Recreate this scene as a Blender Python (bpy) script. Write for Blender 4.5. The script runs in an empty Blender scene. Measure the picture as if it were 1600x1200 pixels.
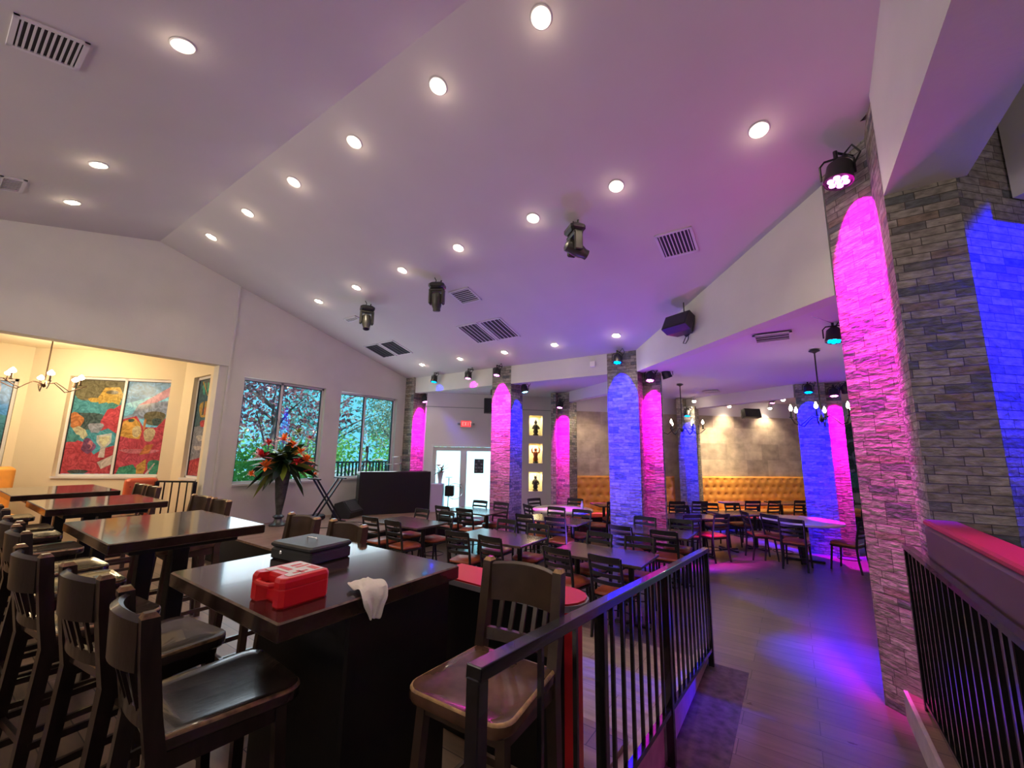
import bpy, bmesh, math, random
from mathutils import Vector, Matrix
random.seed(7)
SC = bpy.context.scene
COL = SC.collection
PI = math.pi
R = math.radians

# ------------------------------------------------------------------ camera
camd = bpy.data.cameras.new('camera')
cam = bpy.data.objects.new('camera', camd)
COL.objects.link(cam)
SC.camera = cam
camd.sensor_width = 36.0
camd.lens = 639.6 / 1600 * 36.0
camd.clip_start = 0.03
camd.clip_end = 300
YAW, PITCH, ROLL = 0.598927, 0.164065, -0.01566798
fw = Vector((-math.sin(YAW) * math.cos(PITCH), math.cos(YAW) * math.cos(PITCH), math.sin(PITCH)))
rt = Vector((math.cos(YAW), math.sin(YAW), 0))
dn = fw.cross(rt)
c_, s_ = math.cos(ROLL), math.sin(ROLL)
xr = c_ * rt + s_ * dn
yd = -s_ * rt + c_ * dn
m = Matrix((( xr.x, -yd.x, -fw.x, 0), (xr.y, -yd.y, -fw.y, 0), (xr.z, -yd.z, -fw.z, 1.97), (0, 0, 0, 1)))
cam.matrix_world = m

# ------------------------------------------------------------------ world, sun, view
SC.view_settings.view_transform = 'Standard'
SC.view_settings.look = 'None'
SC.view_settings.gamma = 1
SC.view_settings.use_curve_mapping = False
SC.view_settings.exposure = 0.0
try:
    SC.cycles.use_denoising = True
    SC.cycles.max_bounces = 8
    SC.cycles.diffuse_bounces = 4
    SC.cycles.sample_clamp_indirect = 8
except Exception:
    pass
W = bpy.data.worlds.new('sky')
SC.world = W
W.use_nodes = True
bg = W.node_tree.nodes['Background']
bg.inputs[0].default_value = (0.24, 0.78, 0.98, 1)
bg.inputs[1].default_value = 1.25


def lamp(kind, name, loc, color, energy, target=None, parent=None, **kw):
    d = bpy.data.lights.new(name, kind)
    d.color = color
    d.energy = energy
    for k, v in kw.items():
        setattr(d, k, v)
    o = bpy.data.objects.new(name, d)
    COL.objects.link(o)
    o.location = loc
    if target is not None:
        v = Vector(target) - Vector(loc)
        o.rotation_euler = v.to_track_quat('-Z', 'Y').to_euler()
    if parent is not None:
        o.parent = parent
        o.location = Vector(loc) - parent.location
    return o


lamp('SUN', 'sun', (0, 0, 20), (1, .93, .82), 7, target=(-9, -3, 6), angle=R(1))
# added fill from behind the camera, turned up at the ceiling
lamp('AREA', 'rear_fill_light', (-3.5, -3.4, 3.3), (1.0, .88, .78), 140, target=(-3.3, 0, 5.0), shape='RECTANGLE', size=10, size_y=1.6, spread=R(130))
lamp('AREA', 'window_daylight', (-8.74, 4.44, 2.35), (.80, .92, 1.0), 32, target=(-4, 4.0, 2.6), shape='RECTANGLE', size=1.6, size_y=1.9)
lamp('AREA', 'window_daylight', (-8.74, 6.53, 2.35), (.80, .92, 1.0), 26, target=(-4, 6.0, 2.6), shape='RECTANGLE', size=1.6, size_y=1.9)
lamp('AREA', 'right_fill_light', (4.2, 0.4, 2.6), (1.0, .84, .82), 26, target=(0, 2.0, 4.6), shape='RECTANGLE', size=4, size_y=2.0)  # unseen area lamp before the right wall, which has no window
lamp('AREA', 'far_room_fill', (4.2, 10.5, 2.4), (.80, .55, 1.0), 16, target=(0, 10.5, 3.4), shape='RECTANGLE', size=5, size_y=1.6)  # added purple fill for the low ceiling, no fixture there

# ------------------------------------------------------------------ materials
MATS = {}


def nd(nt, t, **kw):
    n = nt.nodes.new(t)
    for k, v in kw.items():
        setattr(n, k, v)
    return n


def mat(name, color, rough=.5, metal=0, noise=0, nscale=8, bump=0, bscale=40, spec=.5, coat=0, stretch=None):
    if name in MATS:
        return MATS[name]
    M = bpy.data.materials.new(name)
    M.use_nodes = True
    nt = M.node_tree
    b = nt.nodes['Principled BSDF']
    c = tuple(color) + (1,)
    b.inputs['Base Color'].default_value = c
    b.inputs['Roughness'].default_value = rough
    b.inputs['Metallic'].default_value = metal
    b.inputs['Specular IOR Level'].default_value = spec
    b.inputs['Coat Weight'].default_value = coat
    tc = nd(nt, 'ShaderNodeTexCoord')
    vec = tc.outputs['Object']
    if stretch:
        mp = nd(nt, 'ShaderNodeMapping')
        mp.inputs['Scale'].default_value = stretch
        nt.links.new(vec, mp.inputs[0])
        vec = mp.outputs[0]
    if noise:
        n = nd(nt, 'ShaderNodeTexNoise')
        n.inputs['Scale'].default_value = nscale
        n.inputs['Detail'].default_value = 5
        nt.links.new(vec, n.inputs['Vector'])
        r = nd(nt, 'ShaderNodeValToRGB')
        r.color_ramp.elements[0].position = .3
        r.color_ramp.elements[1].position = .7
        r.color_ramp.elements[0].color = tuple(x * (1 - noise) for x in color) + (1,)
        r.color_ramp.elements[1].color = tuple(min(1, x * (1 + noise)) for x in color) + (1,)
        nt.links.new(n.outputs['Fac'], r.inputs[0])
        nt.links.new(r.outputs[0], b.inputs['Base Color'])
    if bump:
        n = nd(nt, 'ShaderNodeTexNoise')
        n.inputs['Scale'].default_value = bscale
        n.inputs['Detail'].default_value = 4
        nt.links.new(vec, n.inputs['Vector'])
        bp = nd(nt, 'ShaderNodeBump')
        bp.inputs['Strength'].default_value = bump
        bp.inputs['Distance'].default_value = .01
        nt.links.new(n.outputs['Fac'], bp.inputs['Height'])
        nt.links.new(bp.outputs[0], b.inputs['Normal'])
    MATS[name] = M
    return M


def emit(name, color, strength):
    if name in MATS:
        return MATS[name]
    M = bpy.data.materials.new(name)
    M.use_nodes = True
    nt = M.node_tree
    nt.nodes.clear()
    e = nd(nt, 'ShaderNodeEmission')
    e.inputs[0].default_value = tuple(color) + (1,)
    e.inputs[1].default_value = strength
    o = nd(nt, 'ShaderNodeOutputMaterial')
    nt.links.new(e.outputs[0], o.inputs[0])
    MATS[name] = M
    return M


def glass(name, tint=(1, 1, 1), refl=.12, rough=.02):
    M = bpy.data.materials.new(name)
    M.use_nodes = True
    nt = M.node_tree
    nt.nodes.clear()
    t = nd(nt, 'ShaderNodeBsdfTransparent')
    t.inputs[0].default_value = tuple(tint) + (1,)
    g = nd(nt, 'ShaderNodeBsdfGlossy')
    g.inputs['Roughness'].default_value = rough
    mx = nd(nt, 'ShaderNodeMixShader')
    mx.inputs[0].default_value = refl
    nt.links.new(t.outputs[0], mx.inputs[1])
    nt.links.new(g.outputs[0], mx.inputs[2])
    o = nd(nt, 'ShaderNodeOutputMaterial')
    nt.links.new(mx.outputs[0], o.inputs[0])
    return M


def frosted(name, col, strength):
    """backlit translucent door glass: translucent panel"""
    M = bpy.data.materials.new(name)
    M.use_nodes = True
    nt = M.node_tree
    nt.nodes.clear()
    t = nd(nt, 'ShaderNodeBsdfTranslucent')
    t.inputs[0].default_value = tuple(col) + (1,)
    g = nd(nt, 'ShaderNodeBsdfDiffuse')
    g.inputs[0].default_value = tuple(col) + (1,)
    mx = nd(nt, 'ShaderNodeMixShader')
    mx.inputs[0].default_value = strength
    nt.links.new(g.outputs[0], mx.inputs[1])
    nt.links.new(t.outputs[0], mx.inputs[2])
    o = nd(nt, 'ShaderNodeOutputMaterial')
    nt.links.new(mx.outputs[0], o.inputs[0])
    return M


def wallcoords(nt):
    """(along the face, height) coordinates for any vertical face"""
    g = nd(nt, 'ShaderNodeNewGeometry')
    cr = nd(nt, 'ShaderNodeVectorMath', operation='CROSS_PRODUCT')
    cr.inputs[0].default_value = (0, 0, 1)
    nt.links.new(g.outputs['True Normal'], cr.inputs[1])
    dt = nd(nt, 'ShaderNodeVectorMath', operation='DOT_PRODUCT')
    nt.links.new(g.outputs['Position'], dt.inputs[0])
    nt.links.new(cr.outputs[0], dt.inputs[1])
    sp = nd(nt, 'ShaderNodeSeparateXYZ')
    nt.links.new(g.outputs['Position'], sp.inputs[0])
    cb = nd(nt, 'ShaderNodeCombineXYZ')
    nt.links.new(dt.outputs['Value'], cb.inputs[0])
    nt.links.new(sp.outputs[2], cb.inputs[1])
    return cb.outputs[0]


def brickmat(name, bw, rh, mortar, ramp, rough=.75, bump=.9, st=3, offset=.5, mcol=(.08, .07, .06), nstr=.35, nscale=9):
    M = bpy.data.materials.new(name)
    M.use_nodes = True
    nt = M.node_tree
    b = nt.nodes['Principled BSDF']
    b.inputs['Roughness'].default_value = rough
    v = wallcoords(nt)
    br = nd(nt, 'ShaderNodeTexBrick')
    br.offset = offset
    br.squash = 1.2
    br.squash_frequency = 3
    br.inputs['Color1'].default_value = (0, 0, 0, 1)
    br.inputs['Color2'].default_value = (1, 1, 1, 1)
    br.inputs['Mortar'].default_value = (.5, .5, .5, 1)
    br.inputs['Scale'].default_value = 1
    br.inputs['Mortar Size'].default_value = mortar
    br.inputs['Mortar Smooth'].default_value = .3
    br.inputs['Brick Width'].default_value = bw
    br.inputs['Row Height'].default_value = rh
    nt.links.new(v, br.inputs['Vector'])
    rp = nd(nt, 'ShaderNodeValToRGB')
    rp.color_ramp.interpolation = 'CONSTANT'
    els = rp.color_ramp.elements
    els[0].position = 0
    els[0].color = ramp[0] + (1,)
    els[1].position = 1 / len(ramp)
    els[1].color = ramp[1] + (1,)
    for i, c in enumerate(ramp[2:], 2):
        e = els.new(i / len(ramp))
        e.color = c + (1,)
    nt.links.new(br.outputs['Color'], rp.inputs[0])
    n = nd(nt, 'ShaderNodeTexNoise')
    n.inputs['Scale'].default_value = nscale
    n.inputs['Detail'].default_value = 6
    mp = nd(nt, 'ShaderNodeMapping')
    mp.inputs['Scale'].default_value = (1, st, 1)
    nt.links.new(v, mp.inputs[0])
    nt.links.new(mp.outputs[0], n.inputs['Vector'])
    mul = nd(nt, 'ShaderNodeMix', data_type='RGBA', blend_type='OVERLAY')
    mul.inputs[0].default_value = nstr * 2
    nt.links.new(rp.outputs[0], mul.inputs[6])
    nt.links.new(n.outputs['Fac'], mul.inputs[7])
    mm = nd(nt, 'ShaderNodeMix', data_type='RGBA')
    mm.inputs[7].default_value = mcol + (1,)
    nt.links.new(br.outputs['Fac'], mm.inputs[0])
    nt.links.new(mul.outputs[2], mm.inputs[6])
    nt.links.new(mm.outputs[2], b.inputs['Base Color'])
    # relief: random stone depth + grain - joints
    ad = nd(nt, 'ShaderNodeMath', operation='MULTIPLY_ADD')
    ad.inputs[1].default_value = .6
    nt.links.new(br.outputs['Color'], ad.inputs[0])
    nt.links.new(n.outputs['Fac'], ad.inputs[2])
    sb = nd(nt, 'ShaderNodeMath', operation='SUBTRACT')
    nt.links.new(ad.outputs[0], sb.inputs[0])
    nt.links.new(br.outputs['Fac'], sb.inputs[1])
    bp = nd(nt, 'ShaderNodeBump')
    bp.inputs['Strength'].default_value = bump
    bp.inputs['Distance'].default_value = .02
    nt.links.new(sb.outputs[0], bp.inputs['Height'])
    nt.links.new(bp.outputs[0], b.inputs['Normal'])
    return M


def plankmat(name, c1, c2, cm, pw, pl, rough, axis='x', bump=.15):
    M = bpy.data.materials.new(name)
    M.use_nodes = True
    nt = M.node_tree
    b = nt.nodes['Principled BSDF']
    g = nd(nt, 'ShaderNodeNewGeometry')
    mp = nd(nt, 'ShaderNodeMapping')
    if axis == 'y':
        mp.inputs['Rotation'].default_value = (0, 0, PI / 2)
    nt.links.new(g.outputs['Position'], mp.inputs[0])
    br = nd(nt, 'ShaderNodeTexBrick')
    br.offset = .37
    br.inputs['Color1'].default_value = c1 + (1,)
    br.inputs['Color2'].default_value = c2 + (1,)
    br.inputs['Mortar'].default_value = cm + (1,)
    br.inputs['Scale'].default_value = 1
    br.inputs['Mortar Size'].default_value = .003
    br.inputs['Brick Width'].default_value = pl
    br.inputs['Row Height'].default_value = pw
    nt.links.new(mp.outputs[0], br.inputs['Vector'])
    n = nd(nt, 'ShaderNodeTexNoise')
    n.inputs['Scale'].default_value = 3
    n.inputs['Detail'].default_value = 6
    n.inputs['Distortion'].default_value = .6
    m2 = nd(nt, 'ShaderNodeMapping')
    m2.inputs['Scale'].default_value = (.8, 6, 1)
    nt.links.new(mp.outputs[0], m2.inputs[0])
    nt.links.new(m2.outputs[0], n.inputs['Vector'])
    mx = nd(nt, 'ShaderNodeMix', data_type='RGBA', blend_type='OVERLAY')
    mx.inputs[0].default_value = .6
    nt.links.new(br.outputs['Color'], mx.inputs[6])
    nt.links.new(n.outputs['Fac'], mx.inputs[7])
    nt.links.new(mx.outputs[2], b.inputs['Base Color'])
    rr = nd(nt, 'ShaderNodeMapRange')
    rr.inputs['To Min'].default_value = rough - .08
    rr.inputs['To Max'].default_value = rough + .12
    nt.links.new(n.outputs['Fac'], rr.inputs[0])
    nt.links.new(rr.outputs[0], b.inputs['Roughness'])
    bp = nd(nt, 'ShaderNodeBump')
    bp.inputs['Strength'].default_value = bump
    bp.inputs['Distance'].default_value = .004
    nt.links.new(n.outputs['Fac'], bp.inputs['Height'])
    nt.links.new(bp.outputs[0], b.inputs['Normal'])
    return M


M_plaster = mat('white_plaster', (.64, .62, .58), .85, noise=.03, nscale=2.5, bump=.12, bscale=30)
M_ceil = mat('ceiling_plaster', (.57, .53, .53), .9, noise=.02, nscale=2, bump=.1, bscale=25)
M_cream = mat('cream_plaster', (.78, .68, .50), .85, noise=.03, nscale=2, bump=.1, bscale=25)
M_lowceil = mat('low_ceiling_plaster', (.66, .60, .66), .9, bump=.08, bscale=25)
M_doorwall = mat('lilac_white_plaster', (.68, .62, .66), .85, bump=.08, bscale=25)
M_frame = mat('white_frame', (.72, .70, .72), .5)
M_frame_dark = mat('dark_gasket', (.02, .02, .03), .5)
M_ledge = brickmat('stacked_ledgestone', .19, .062, .003,
                   [(.26, .235, .20), (.31, .28, .24), (.15, .145, .14), (.28, .25, .21), (.34, .31, .27), (.24, .185, .14), (.29, .265, .225), (.25, .225, .19), (.12, .125, .13), (.33, .30, .255), (.27, .24, .20), (.22, .20, .17)], nstr=.5, nscale=14, st=2)
M_trav = brickmat('travertine_tiles', .58, .46, .002,
                  [(.50, .40, .31), (.53, .43, .34), (.47, .38, .30), (.55, .45, .36), (.51, .41, .32), (.40, .32, .26), (.54, .44, .35)],
                  rough=.6, bump=.12, mcol=(.36, .28, .22), nstr=.35, nscale=3.5, st=1.2)
M_floor = plankmat('dark_plank_floor', (.100, .074, .064), (.140, .104, .090), (.03, .022, .02), .19, 1.3, .30)
M_platfloor = plankmat('platform_plank_floor', (.15, .10, .065), (.23, .155, .10), (.03, .02, .015), .16, 1.1, .36, axis='x')
M_stage = plankmat('stage_plank_floor', (.20, .12, .09), (.27, .17, .13), (.04, .025, .02), .12, 1.2, .33, axis='y')
M_tan = plankmat('tan_tile', (.30, .235, .18), (.34, .265, .20), (.16, .12, .09), .45, .45, .36)
M_curb = mat('painted_curb', (.42, .35, .33), .7, noise=.15, nscale=10)
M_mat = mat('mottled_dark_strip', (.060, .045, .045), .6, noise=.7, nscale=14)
M_black = mat('black_paint', (.006, .006, .007), .38, bump=.05, bscale=60)
M_blackm = mat('black_metal', (.014, .014, .017), .32, metal=.3)
M_rail = mat('black_enamel_rail', (.010, .010, .013), .20, noise=.4, nscale=20, coat=.4)
M_plastic = mat('black_plastic', (.018, .018, .02), .42)
M_grille = mat('speaker_grille', (.02, .02, .022), .6, bump=.6, bscale=300)
M_wood = mat('dark_brown_wood', (.018, .010, .008), .30, noise=.45, nscale=6, coat=.25, stretch=(1, 6, 1), bump=.05, bscale=30)
M_seatw = mat('worn_dark_seat_wood', (.045, .030, .025), .22, noise=.8, nscale=4, coat=.35, stretch=(9, .8, 1), bump=.04, bscale=25)
M_worn = mat('worn_wood_edge', (.24, .13, .055), .45, noise=.6, nscale=30)
M_brownseat = mat('brown_worn_seat', (.13, .065, .035), .26, noise=.45, nscale=7, coat=.3)
M_top = mat('espresso_tabletop', (.035, .020, .016), .12, noise=.45, nscale=5, coat=.2, stretch=(5, 1, 1))
M_lowtop = mat('dark_laminate_tabletop', (.085, .058, .050), .20, noise=.35, nscale=7)
M_roundtop = mat('pale_round_tabletop', (.62, .55, .55), .22, noise=.06, nscale=5)
M_iron = mat('dark_iron_base', (.008, .007, .007), .42)
M_vinyl = mat('orange_brown_vinyl', (.30, .070, .028), .30, noise=.2, nscale=8)
M_orange = mat('orange_vinyl', (.86, .38, .07), .42, noise=.1, nscale=4)
M_redvinyl = mat('red_tufted_vinyl', (.74, .13, .05), .4)
M_maroon = mat('maroon_fabric', (.40, .02, .07), .8, bump=.3, bscale=120)
M_maroondark = mat('dark_maroon_vinyl', (.10, .05, .055), .55)
M_redpaint = mat('bright_red_laminate', (.72, .02, .03), .35)
M_grey = mat('grey_edge', (.30, .30, .32), .5)
M_red = mat('red_plastic', (.80, .015, .02), .33)
M_white = mat('white_label', (.85, .80, .74), .5)
M_cloth = mat('off_white_cloth', (.86, .82, .72), .9, bump=.3, bscale=200)
M_chrome = mat('chrome', (.75, .75, .75), .15, metal=1)
M_cash = mat('black_hammered_steel', (.022, .023, .024), .42, bump=.35, bscale=260)
M_vent = mat('white_vent_metal', (.62, .58, .62), .5)
M_ventdark = mat('vent_shadow_cavity', (.03, .028, .035), .8)
M_bronze = mat('bronze_metal', (.10, .06, .04), .35, metal=.8)
M_pewter = mat('pewter_vase', (.10, .11, .11), .35, metal=.7, noise=.4, nscale=12)
M_leaf = mat('dark_green_leaf', (.012, .045, .018), .4)
M_leaf2 = mat('yellow_green_leaf', (.22, .30, .03), .45)
M_flo = mat('orange_petal', (.95, .24, .03), .5)
M_flr = mat('red_petal', (.62, .03, .04), .5)
M_twig = mat('dry_twig', (.10, .05, .03), .8)
M_glass = glass('window_glass', (.82, .95, 1.0), .05)
M_bulb = emit('warm_bulb', (1, .80, .50), 38)
M_down = emit('downlight_lamp', (1, .86, .60), 60)
M_down_in = mat('downlight_reflector', (.85, .72, .45), .35)
M_statue = mat('dark_bronze_statue', (.06, .05, .045), .4, metal=.3)
M_statue2 = mat('copper_statue', (.30, .07, .03), .35, metal=.4)
M_niche = mat('niche_ivory', (.85, .78, .55), .7)

# ------------------------------------------------------------------ mesh building


class MB:
    def __init__(s):
        s.v = []
        s.f = []
        s.mi = []

    def add(s, vs, fs, mi=0):
        b = len(s.v)
        s.v += [tuple(x) for x in vs]
        s.f += [tuple(b + i for i in f) for f in fs]
        s.mi += [mi] * len(fs)

    def box(s, x0, x1, y0, y1, z0, z1, mi=0, M=None):
        vs = [Vector((x, y, z)) for z in (z0, z1) for y in (y0, y1) for x in (x0, x1)]
        if M is not None:
            vs = [M @ v for v in vs]
        s.add(vs, [(0, 2, 3, 1), (4, 5, 7, 6), (0, 1, 5, 4), (2, 6, 7, 3), (0, 4, 6, 2), (1, 3, 7, 5)], mi)
        return s

    def cbox(s, c, size, mi=0, M=None):
        return s.box(c[0] - size[0] / 2, c[0] + size[0] / 2, c[1] - size[1] / 2, c[1] + size[1] / 2, c[2] - size[2] / 2, c[2] + size[2] / 2, mi, M)

    def bbox(s, x0, x1, y0, y1, z0, z1, b=.01, mi=0, M=None, ebi=None):
        """box with chamfered edges (vertical + top/bottom)"""
        def ring(i, z):
            return [(x0 + i + b, y0 + i, z), (x1 - i - b, y0 + i, z), (x1 - i, y0 + i + b, z), (x1 - i, y1 - i - b, z),
                    (x1 - i - b, y1 - i, z), (x0 + i + b, y1 - i, z), (x0 + i, y1 - i - b, z), (x0 + i, y0 + i + b, z)]
        rings = [ring(b, z0), ring(0, z0 + b), ring(0, z1 - b), ring(b, z1)]
        s.loft(rings, mi, M, cap=True, mis=[mi if ebi is None else ebi, mi, mi if ebi is None else ebi])
        return s

    def loft(s, rings, mi=0, M=None, cap=True, closed=True, mis=None):
        n = len(rings[0])
        b = len(s.v)
        for r in rings:
            for p in r:
                p = Vector(p)
                if M is not None:
                    p = M @ p
                s.v.append(tuple(p))
        for k in range(len(rings) - 1):
            for i in range(n if closed else n - 1):
                j = (i + 1) % n
                s.f.append((b + k * n + i, b + k * n + j, b + (k + 1) * n + j, b + (k + 1) * n + i))
                s.mi.append(mis[k] if mis else mi)
        if cap and closed:
            s.f.append(tuple(b + i for i in reversed(range(n))))
            s.mi.append(mi)
            s.f.append(tuple(b + (len(rings) - 1) * n + i for i in range(n)))
            s.mi.append(mi)
        return s

    def tube(s, pts, r, n=8, mi=0, cap=True, M=None, flat=None):
        pts = [Vector(p) for p in pts]
        rs = r if isinstance(r, (list, tuple)) else [r] * len(pts)
        rings = []
        up = Vector((0, 0, 1))
        prev = None
        for i, p in enumerate(pts):
            t = (pts[min(i + 1, len(pts) - 1)] - pts[max(i - 1, 0)]).normalized()
            if prev is None:
                a = up if abs(t.dot(up)) < .9 else Vector((1, 0, 0))
                u = t.cross(a).normalized()
            else:
                u = (prev - t * prev.dot(t)).normalized()
            prev = u
            w = t.cross(u)
            rings.append([p + (u * math.cos(2 * PI * k / n) + w * math.sin(2 * PI * k / n) * (flat or 1)) * rs[i] for k in range(n)])
        return s.loft(rings, mi, M, cap)

    def bar(s, a, b_, w, d, mi=0, ref=(0, 0, 1)):
        """rectangular bar from a to b"""
        a = Vector(a)
        b_ = Vector(b_)
        t = (b_ - a).normalized()
        rf = Vector(ref)
        if abs(t.dot(rf)) > .95:
            rf = Vector((0, 1, 0))
        u = t.cross(rf).normalized()
        v = u.cross(t).normalized()
        rg = lambda p: [p + u * w / 2 * i + v * d / 2 * j for i, j in ((-1, -1), (1, -1), (1, 1), (-1, 1))]
        return s.loft([rg(a), rg(b_)], mi)

    def lathe(s, prof, n=24, c=(0, 0, 0), mi=0, M=None, cap=True):
        rings = [[(c[0] + r * math.cos(2 * PI * k / n), c[1] + r * math.sin(2 * PI * k / n), c[2] + z) for k in range(n)] for r, z in prof]
        return s.loft(rings, mi, M, cap)

    def prism(s, poly, z0, z1, mi=0, M=None):
        n = len(poly)
        area = sum(poly[i][0] * poly[(i + 1) % n][1] - poly[(i + 1) % n][0] * poly[i][1] for i in range(n))
        if area < 0:
            poly = poly[::-1]
        return s.loft([[(x, y, z0) for x, y in poly], [(x, y, z1) for x, y in poly]], mi, M)

    def sphere(s, c, r, n=12, mi=0, sc=(1, 1, 1), M=None):
        m_ = n // 2
        rings = []
        for i in range(1, m_):
            a = PI * i / m_ - PI / 2
            rings.append([(c[0] + r * sc[0] * math.cos(a) * math.cos(2 * PI * k / n), c[1] + r * sc[1] * math.cos(a) * math.sin(2 * PI * k / n), c[2] + r * sc[2] * math.sin(a)) for k in range(n)])
        return s.loft(rings, mi, M)

    def build(s, name, mats, parent=None, loc=(0, 0, 0), rz=0, smooth=False, bevel=0):
        me = bpy.data.meshes.new(name)
        me.from_pydata(s.v, [], s.f)
        if not isinstance(mats, (list, tuple)):
            mats = [mats]
        for m_ in mats:
            me.materials.append(m_)
        me.polygons.foreach_set('material_index', s.mi)
        if smooth:
            me.polygons.foreach_set('use_smooth', [True] * len(me.polygons))
        me.update()
        if smooth:
            try:
                me.set_sharp_from_angle(angle=R(40))
            except Exception:
                pass
        o = bpy.data.objects.new(name, me)
        COL.objects.link(o)
        o.location = loc
        o.rotation_euler = (0, 0, rz)
        if parent is not None:
            o.parent = parent
        if bevel:
            b = o.modifiers.new('bevel', 'BEVEL')
            b.width = bevel
            b.segments = 2
            b.limit_method = 'ANGLE'
        return o


def tag(o, label=None, cat=None, group=None, kind=None):
    if label:
        o['label'] = label
    if cat:
        o['category'] = cat
    if group:
        o['group'] = group
    if kind:
        o['kind'] = kind
    return o


def thing(name, label, cat, loc=(0, 0, 0), rz=0, group=None):
    o = bpy.data.objects.new(name, None)
    COL.objects.link(o)
    o.empty_display_size = .1
    o.location = loc
    o.rotation_euler = (0, 0, rz)
    return tag(o, label, cat, group)


CH = {}


def kids(o):
    return [c for c in bpy.data.objects if c.parent == o]


def dup(root, loc, rz, label, group=None):
    if root.name not in CH:
        CH[root.name] = [(c, kids(c)) for c in kids(root)]
    r = root.copy()
    COL.objects.link(r)
    r.location = loc
    r.rotation_euler = (0, 0, rz)
    r['label'] = label
    if group:
        r['group'] = group
    for c, gs in CH[root.name]:
        d = c.copy()
        COL.objects.link(d)
        d.parent = r
        for g in gs:
            e = g.copy()
            COL.objects.link(e)
            e.parent = d
    return r


def struct(name, mb, m_, **kw):
    return tag(mb.build(name, m_, **kw), kind='structure')


def holes_wall(mb, L, z0, z1, t, holes, M, mi=0):
    """wall in local x 0..L, y 0..t, with rectangular holes (s0,s1,h0,h1)"""
    xs = sorted({0, L} | {h[0] for h in holes} | {h[1] for h in holes})
    for a, b in zip(xs, xs[1:]):
        mid = (a + b) / 2
        hs = sorted([(h[2], h[3]) for h in holes if h[0] <= mid <= h[1]])
        z = z0
        for h0, h1 in hs:
            if h0 > z:
                mb.box(a, b, 0, t, z, h0, mi, M)
            z = h1
        if z < z1:
            mb.box(a, b, 0, t, z, z1, mi, M)


def frame_matrix(p, q):
    """local x along p->q, local y to the left of it"""
    d = Vector((q[0] - p[0], q[1] - p[1], 0)).normalized()
    n = Vector((-d.y, d.x, 0))
    return Matrix(((d.x, n.x, 0, p[0]), (d.y, n.y, 0, p[1]), (0, 0, 1, 0), (0, 0, 0, 1)))


# ------------------------------------------------------------------ the room shell
WX = -8.79      # window wall
YB = 7.68       # beam line
AY, AZ, SL = 1.99, 5.46, .267


def cz(y):
    return AZ - SL * abs(y - AY)


# main floor, platform, stage
mb = MB()
mb.box(-8.9, 6, -3.6, 19.5, -.12, 0)
struct('floor', mb, M_floor)
mb = MB()
mb.box(-12.6, -.93, -3.6, 2.62, 0, .35)
struct('floor_platform', mb, M_platfloor)
mb = MB()
mb.box(-8.79, -6.42, 3.3, 7.6, 0, .47)
struct('floor_stage', mb, M_black)
mb = MB()
mb.box(-8.79, -6.40, 3.28, 7.6, .47, .5)
struct('floor_stage_boards', mb, M_stage)
# tan tiled strip on the dining side of the handrail
mb = MB()
mb.box(-6.38, -.93, 2.62, 4.66, 0, .012)
struct('floor_tile_strip', mb, M_tan)
# sloping kerb under the left handrail
mb = MB()
ys = [(-1.0, .60), (1.0, .46), (4.66, .10)]
mb.loft([[(-.93, y, 0), (-.84, y, 0), (-.84, y, h), (-.93, y, h)] for y, h in ys])
struct('trim_1', mb, M_curb)
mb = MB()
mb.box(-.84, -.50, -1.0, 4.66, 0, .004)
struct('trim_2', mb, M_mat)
# right hand step and kerb
mb = MB()
mb.box(.58, 6, -3.6, 4.62, 0, .19)
struct('floor_right_platform', mb, M_platfloor)
mb = MB()
mb.box(.555, .58, -3.6, 4.62, 0, .2)
struct('trim_3', mb, M_curb)

# window wall with the bay opening
mb = MB()
M = frame_matrix((WX, 8.4), (WX, -3.6))        # local y -> +x side ... thickness to the outside
M = frame_matrix((WX, -3.6), (WX, 8.4))        # left of +y direction is -x : outside
off = 3.6
W1 = (3.58 + off, 5.29 + off, .97 * .686 + .62, 3.35)
W1 = (3.58 + off, 5.30 + off, 1.28, 3.34)
W2 = (5.69 + off, 7.37 + off, 1.29, 3.33)
holes_wall(mb, 12.0, 0, 5.6, .22, [W1, W2, (.0, 3.13 + off, .35, 3.49)], M)
struct('wall_left', mb, M_plaster)
# vertical joint bead on the wall by the bay
mb = MB()
mb.box(WX, WX + .03, 3.27, 3.31, .35, cz(3.29))
mb.box(WX, WX + .025, -3.6, 3.27, 3.49, 5.5)
struct('wall_left_upper_panel', mb, M_plaster)

# bay walls
mb = MB()
Mret = frame_matrix((WX - .22, 3.13), (-10.45, 3.13))   # left of -x direction is -y ; put thickness outward (+y)
mb2 = MB()
hw = [(.12, .92, 1.37, 3.35)]
Mret2 = Mret @ Matrix.Scale(-1, 4, Vector((0, 1, 0)))
holes_wall(mb2, 1.44, .35, 3.95, .2, hw, Mret2)
struct('wall_bay_return', mb2, M_cream)
mb = MB()
P0, P1 = (-10.45, 3.13), (-12.36, 1.22)
Mdiag = frame_matrix(P0, P1) @ Matrix.Scale(-1, 4, Vector((0, 1, 0)))
Ld = math.hypot(1.91, 1.91)
DW = (.24, 2.03, 1.36, 3.34)
holes_wall(mb, Ld, .35, 3.95, .2, [DW], Mdiag)
struct('wall_bay_diagonal', mb, M_cream)
mb = MB()
Mb3 = frame_matrix((-12.36, 1.22), (-12.36, -3.6)) @ Matrix.Scale(-1, 4, Vector((0, 1, 0)))
BW = (.12, 2.4, 1.25, 3.22)
holes_wall(mb, 4.8, .35, 3.95, .2, [BW], Mb3)
struct('wall_bay_left', mb, M_cream)
mb = MB()
mb.box(-12.6, WX - .2, -3.6, 3.35, 3.88, 4.0)
struct('ceiling_bay', mb, M_cream)

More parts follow.
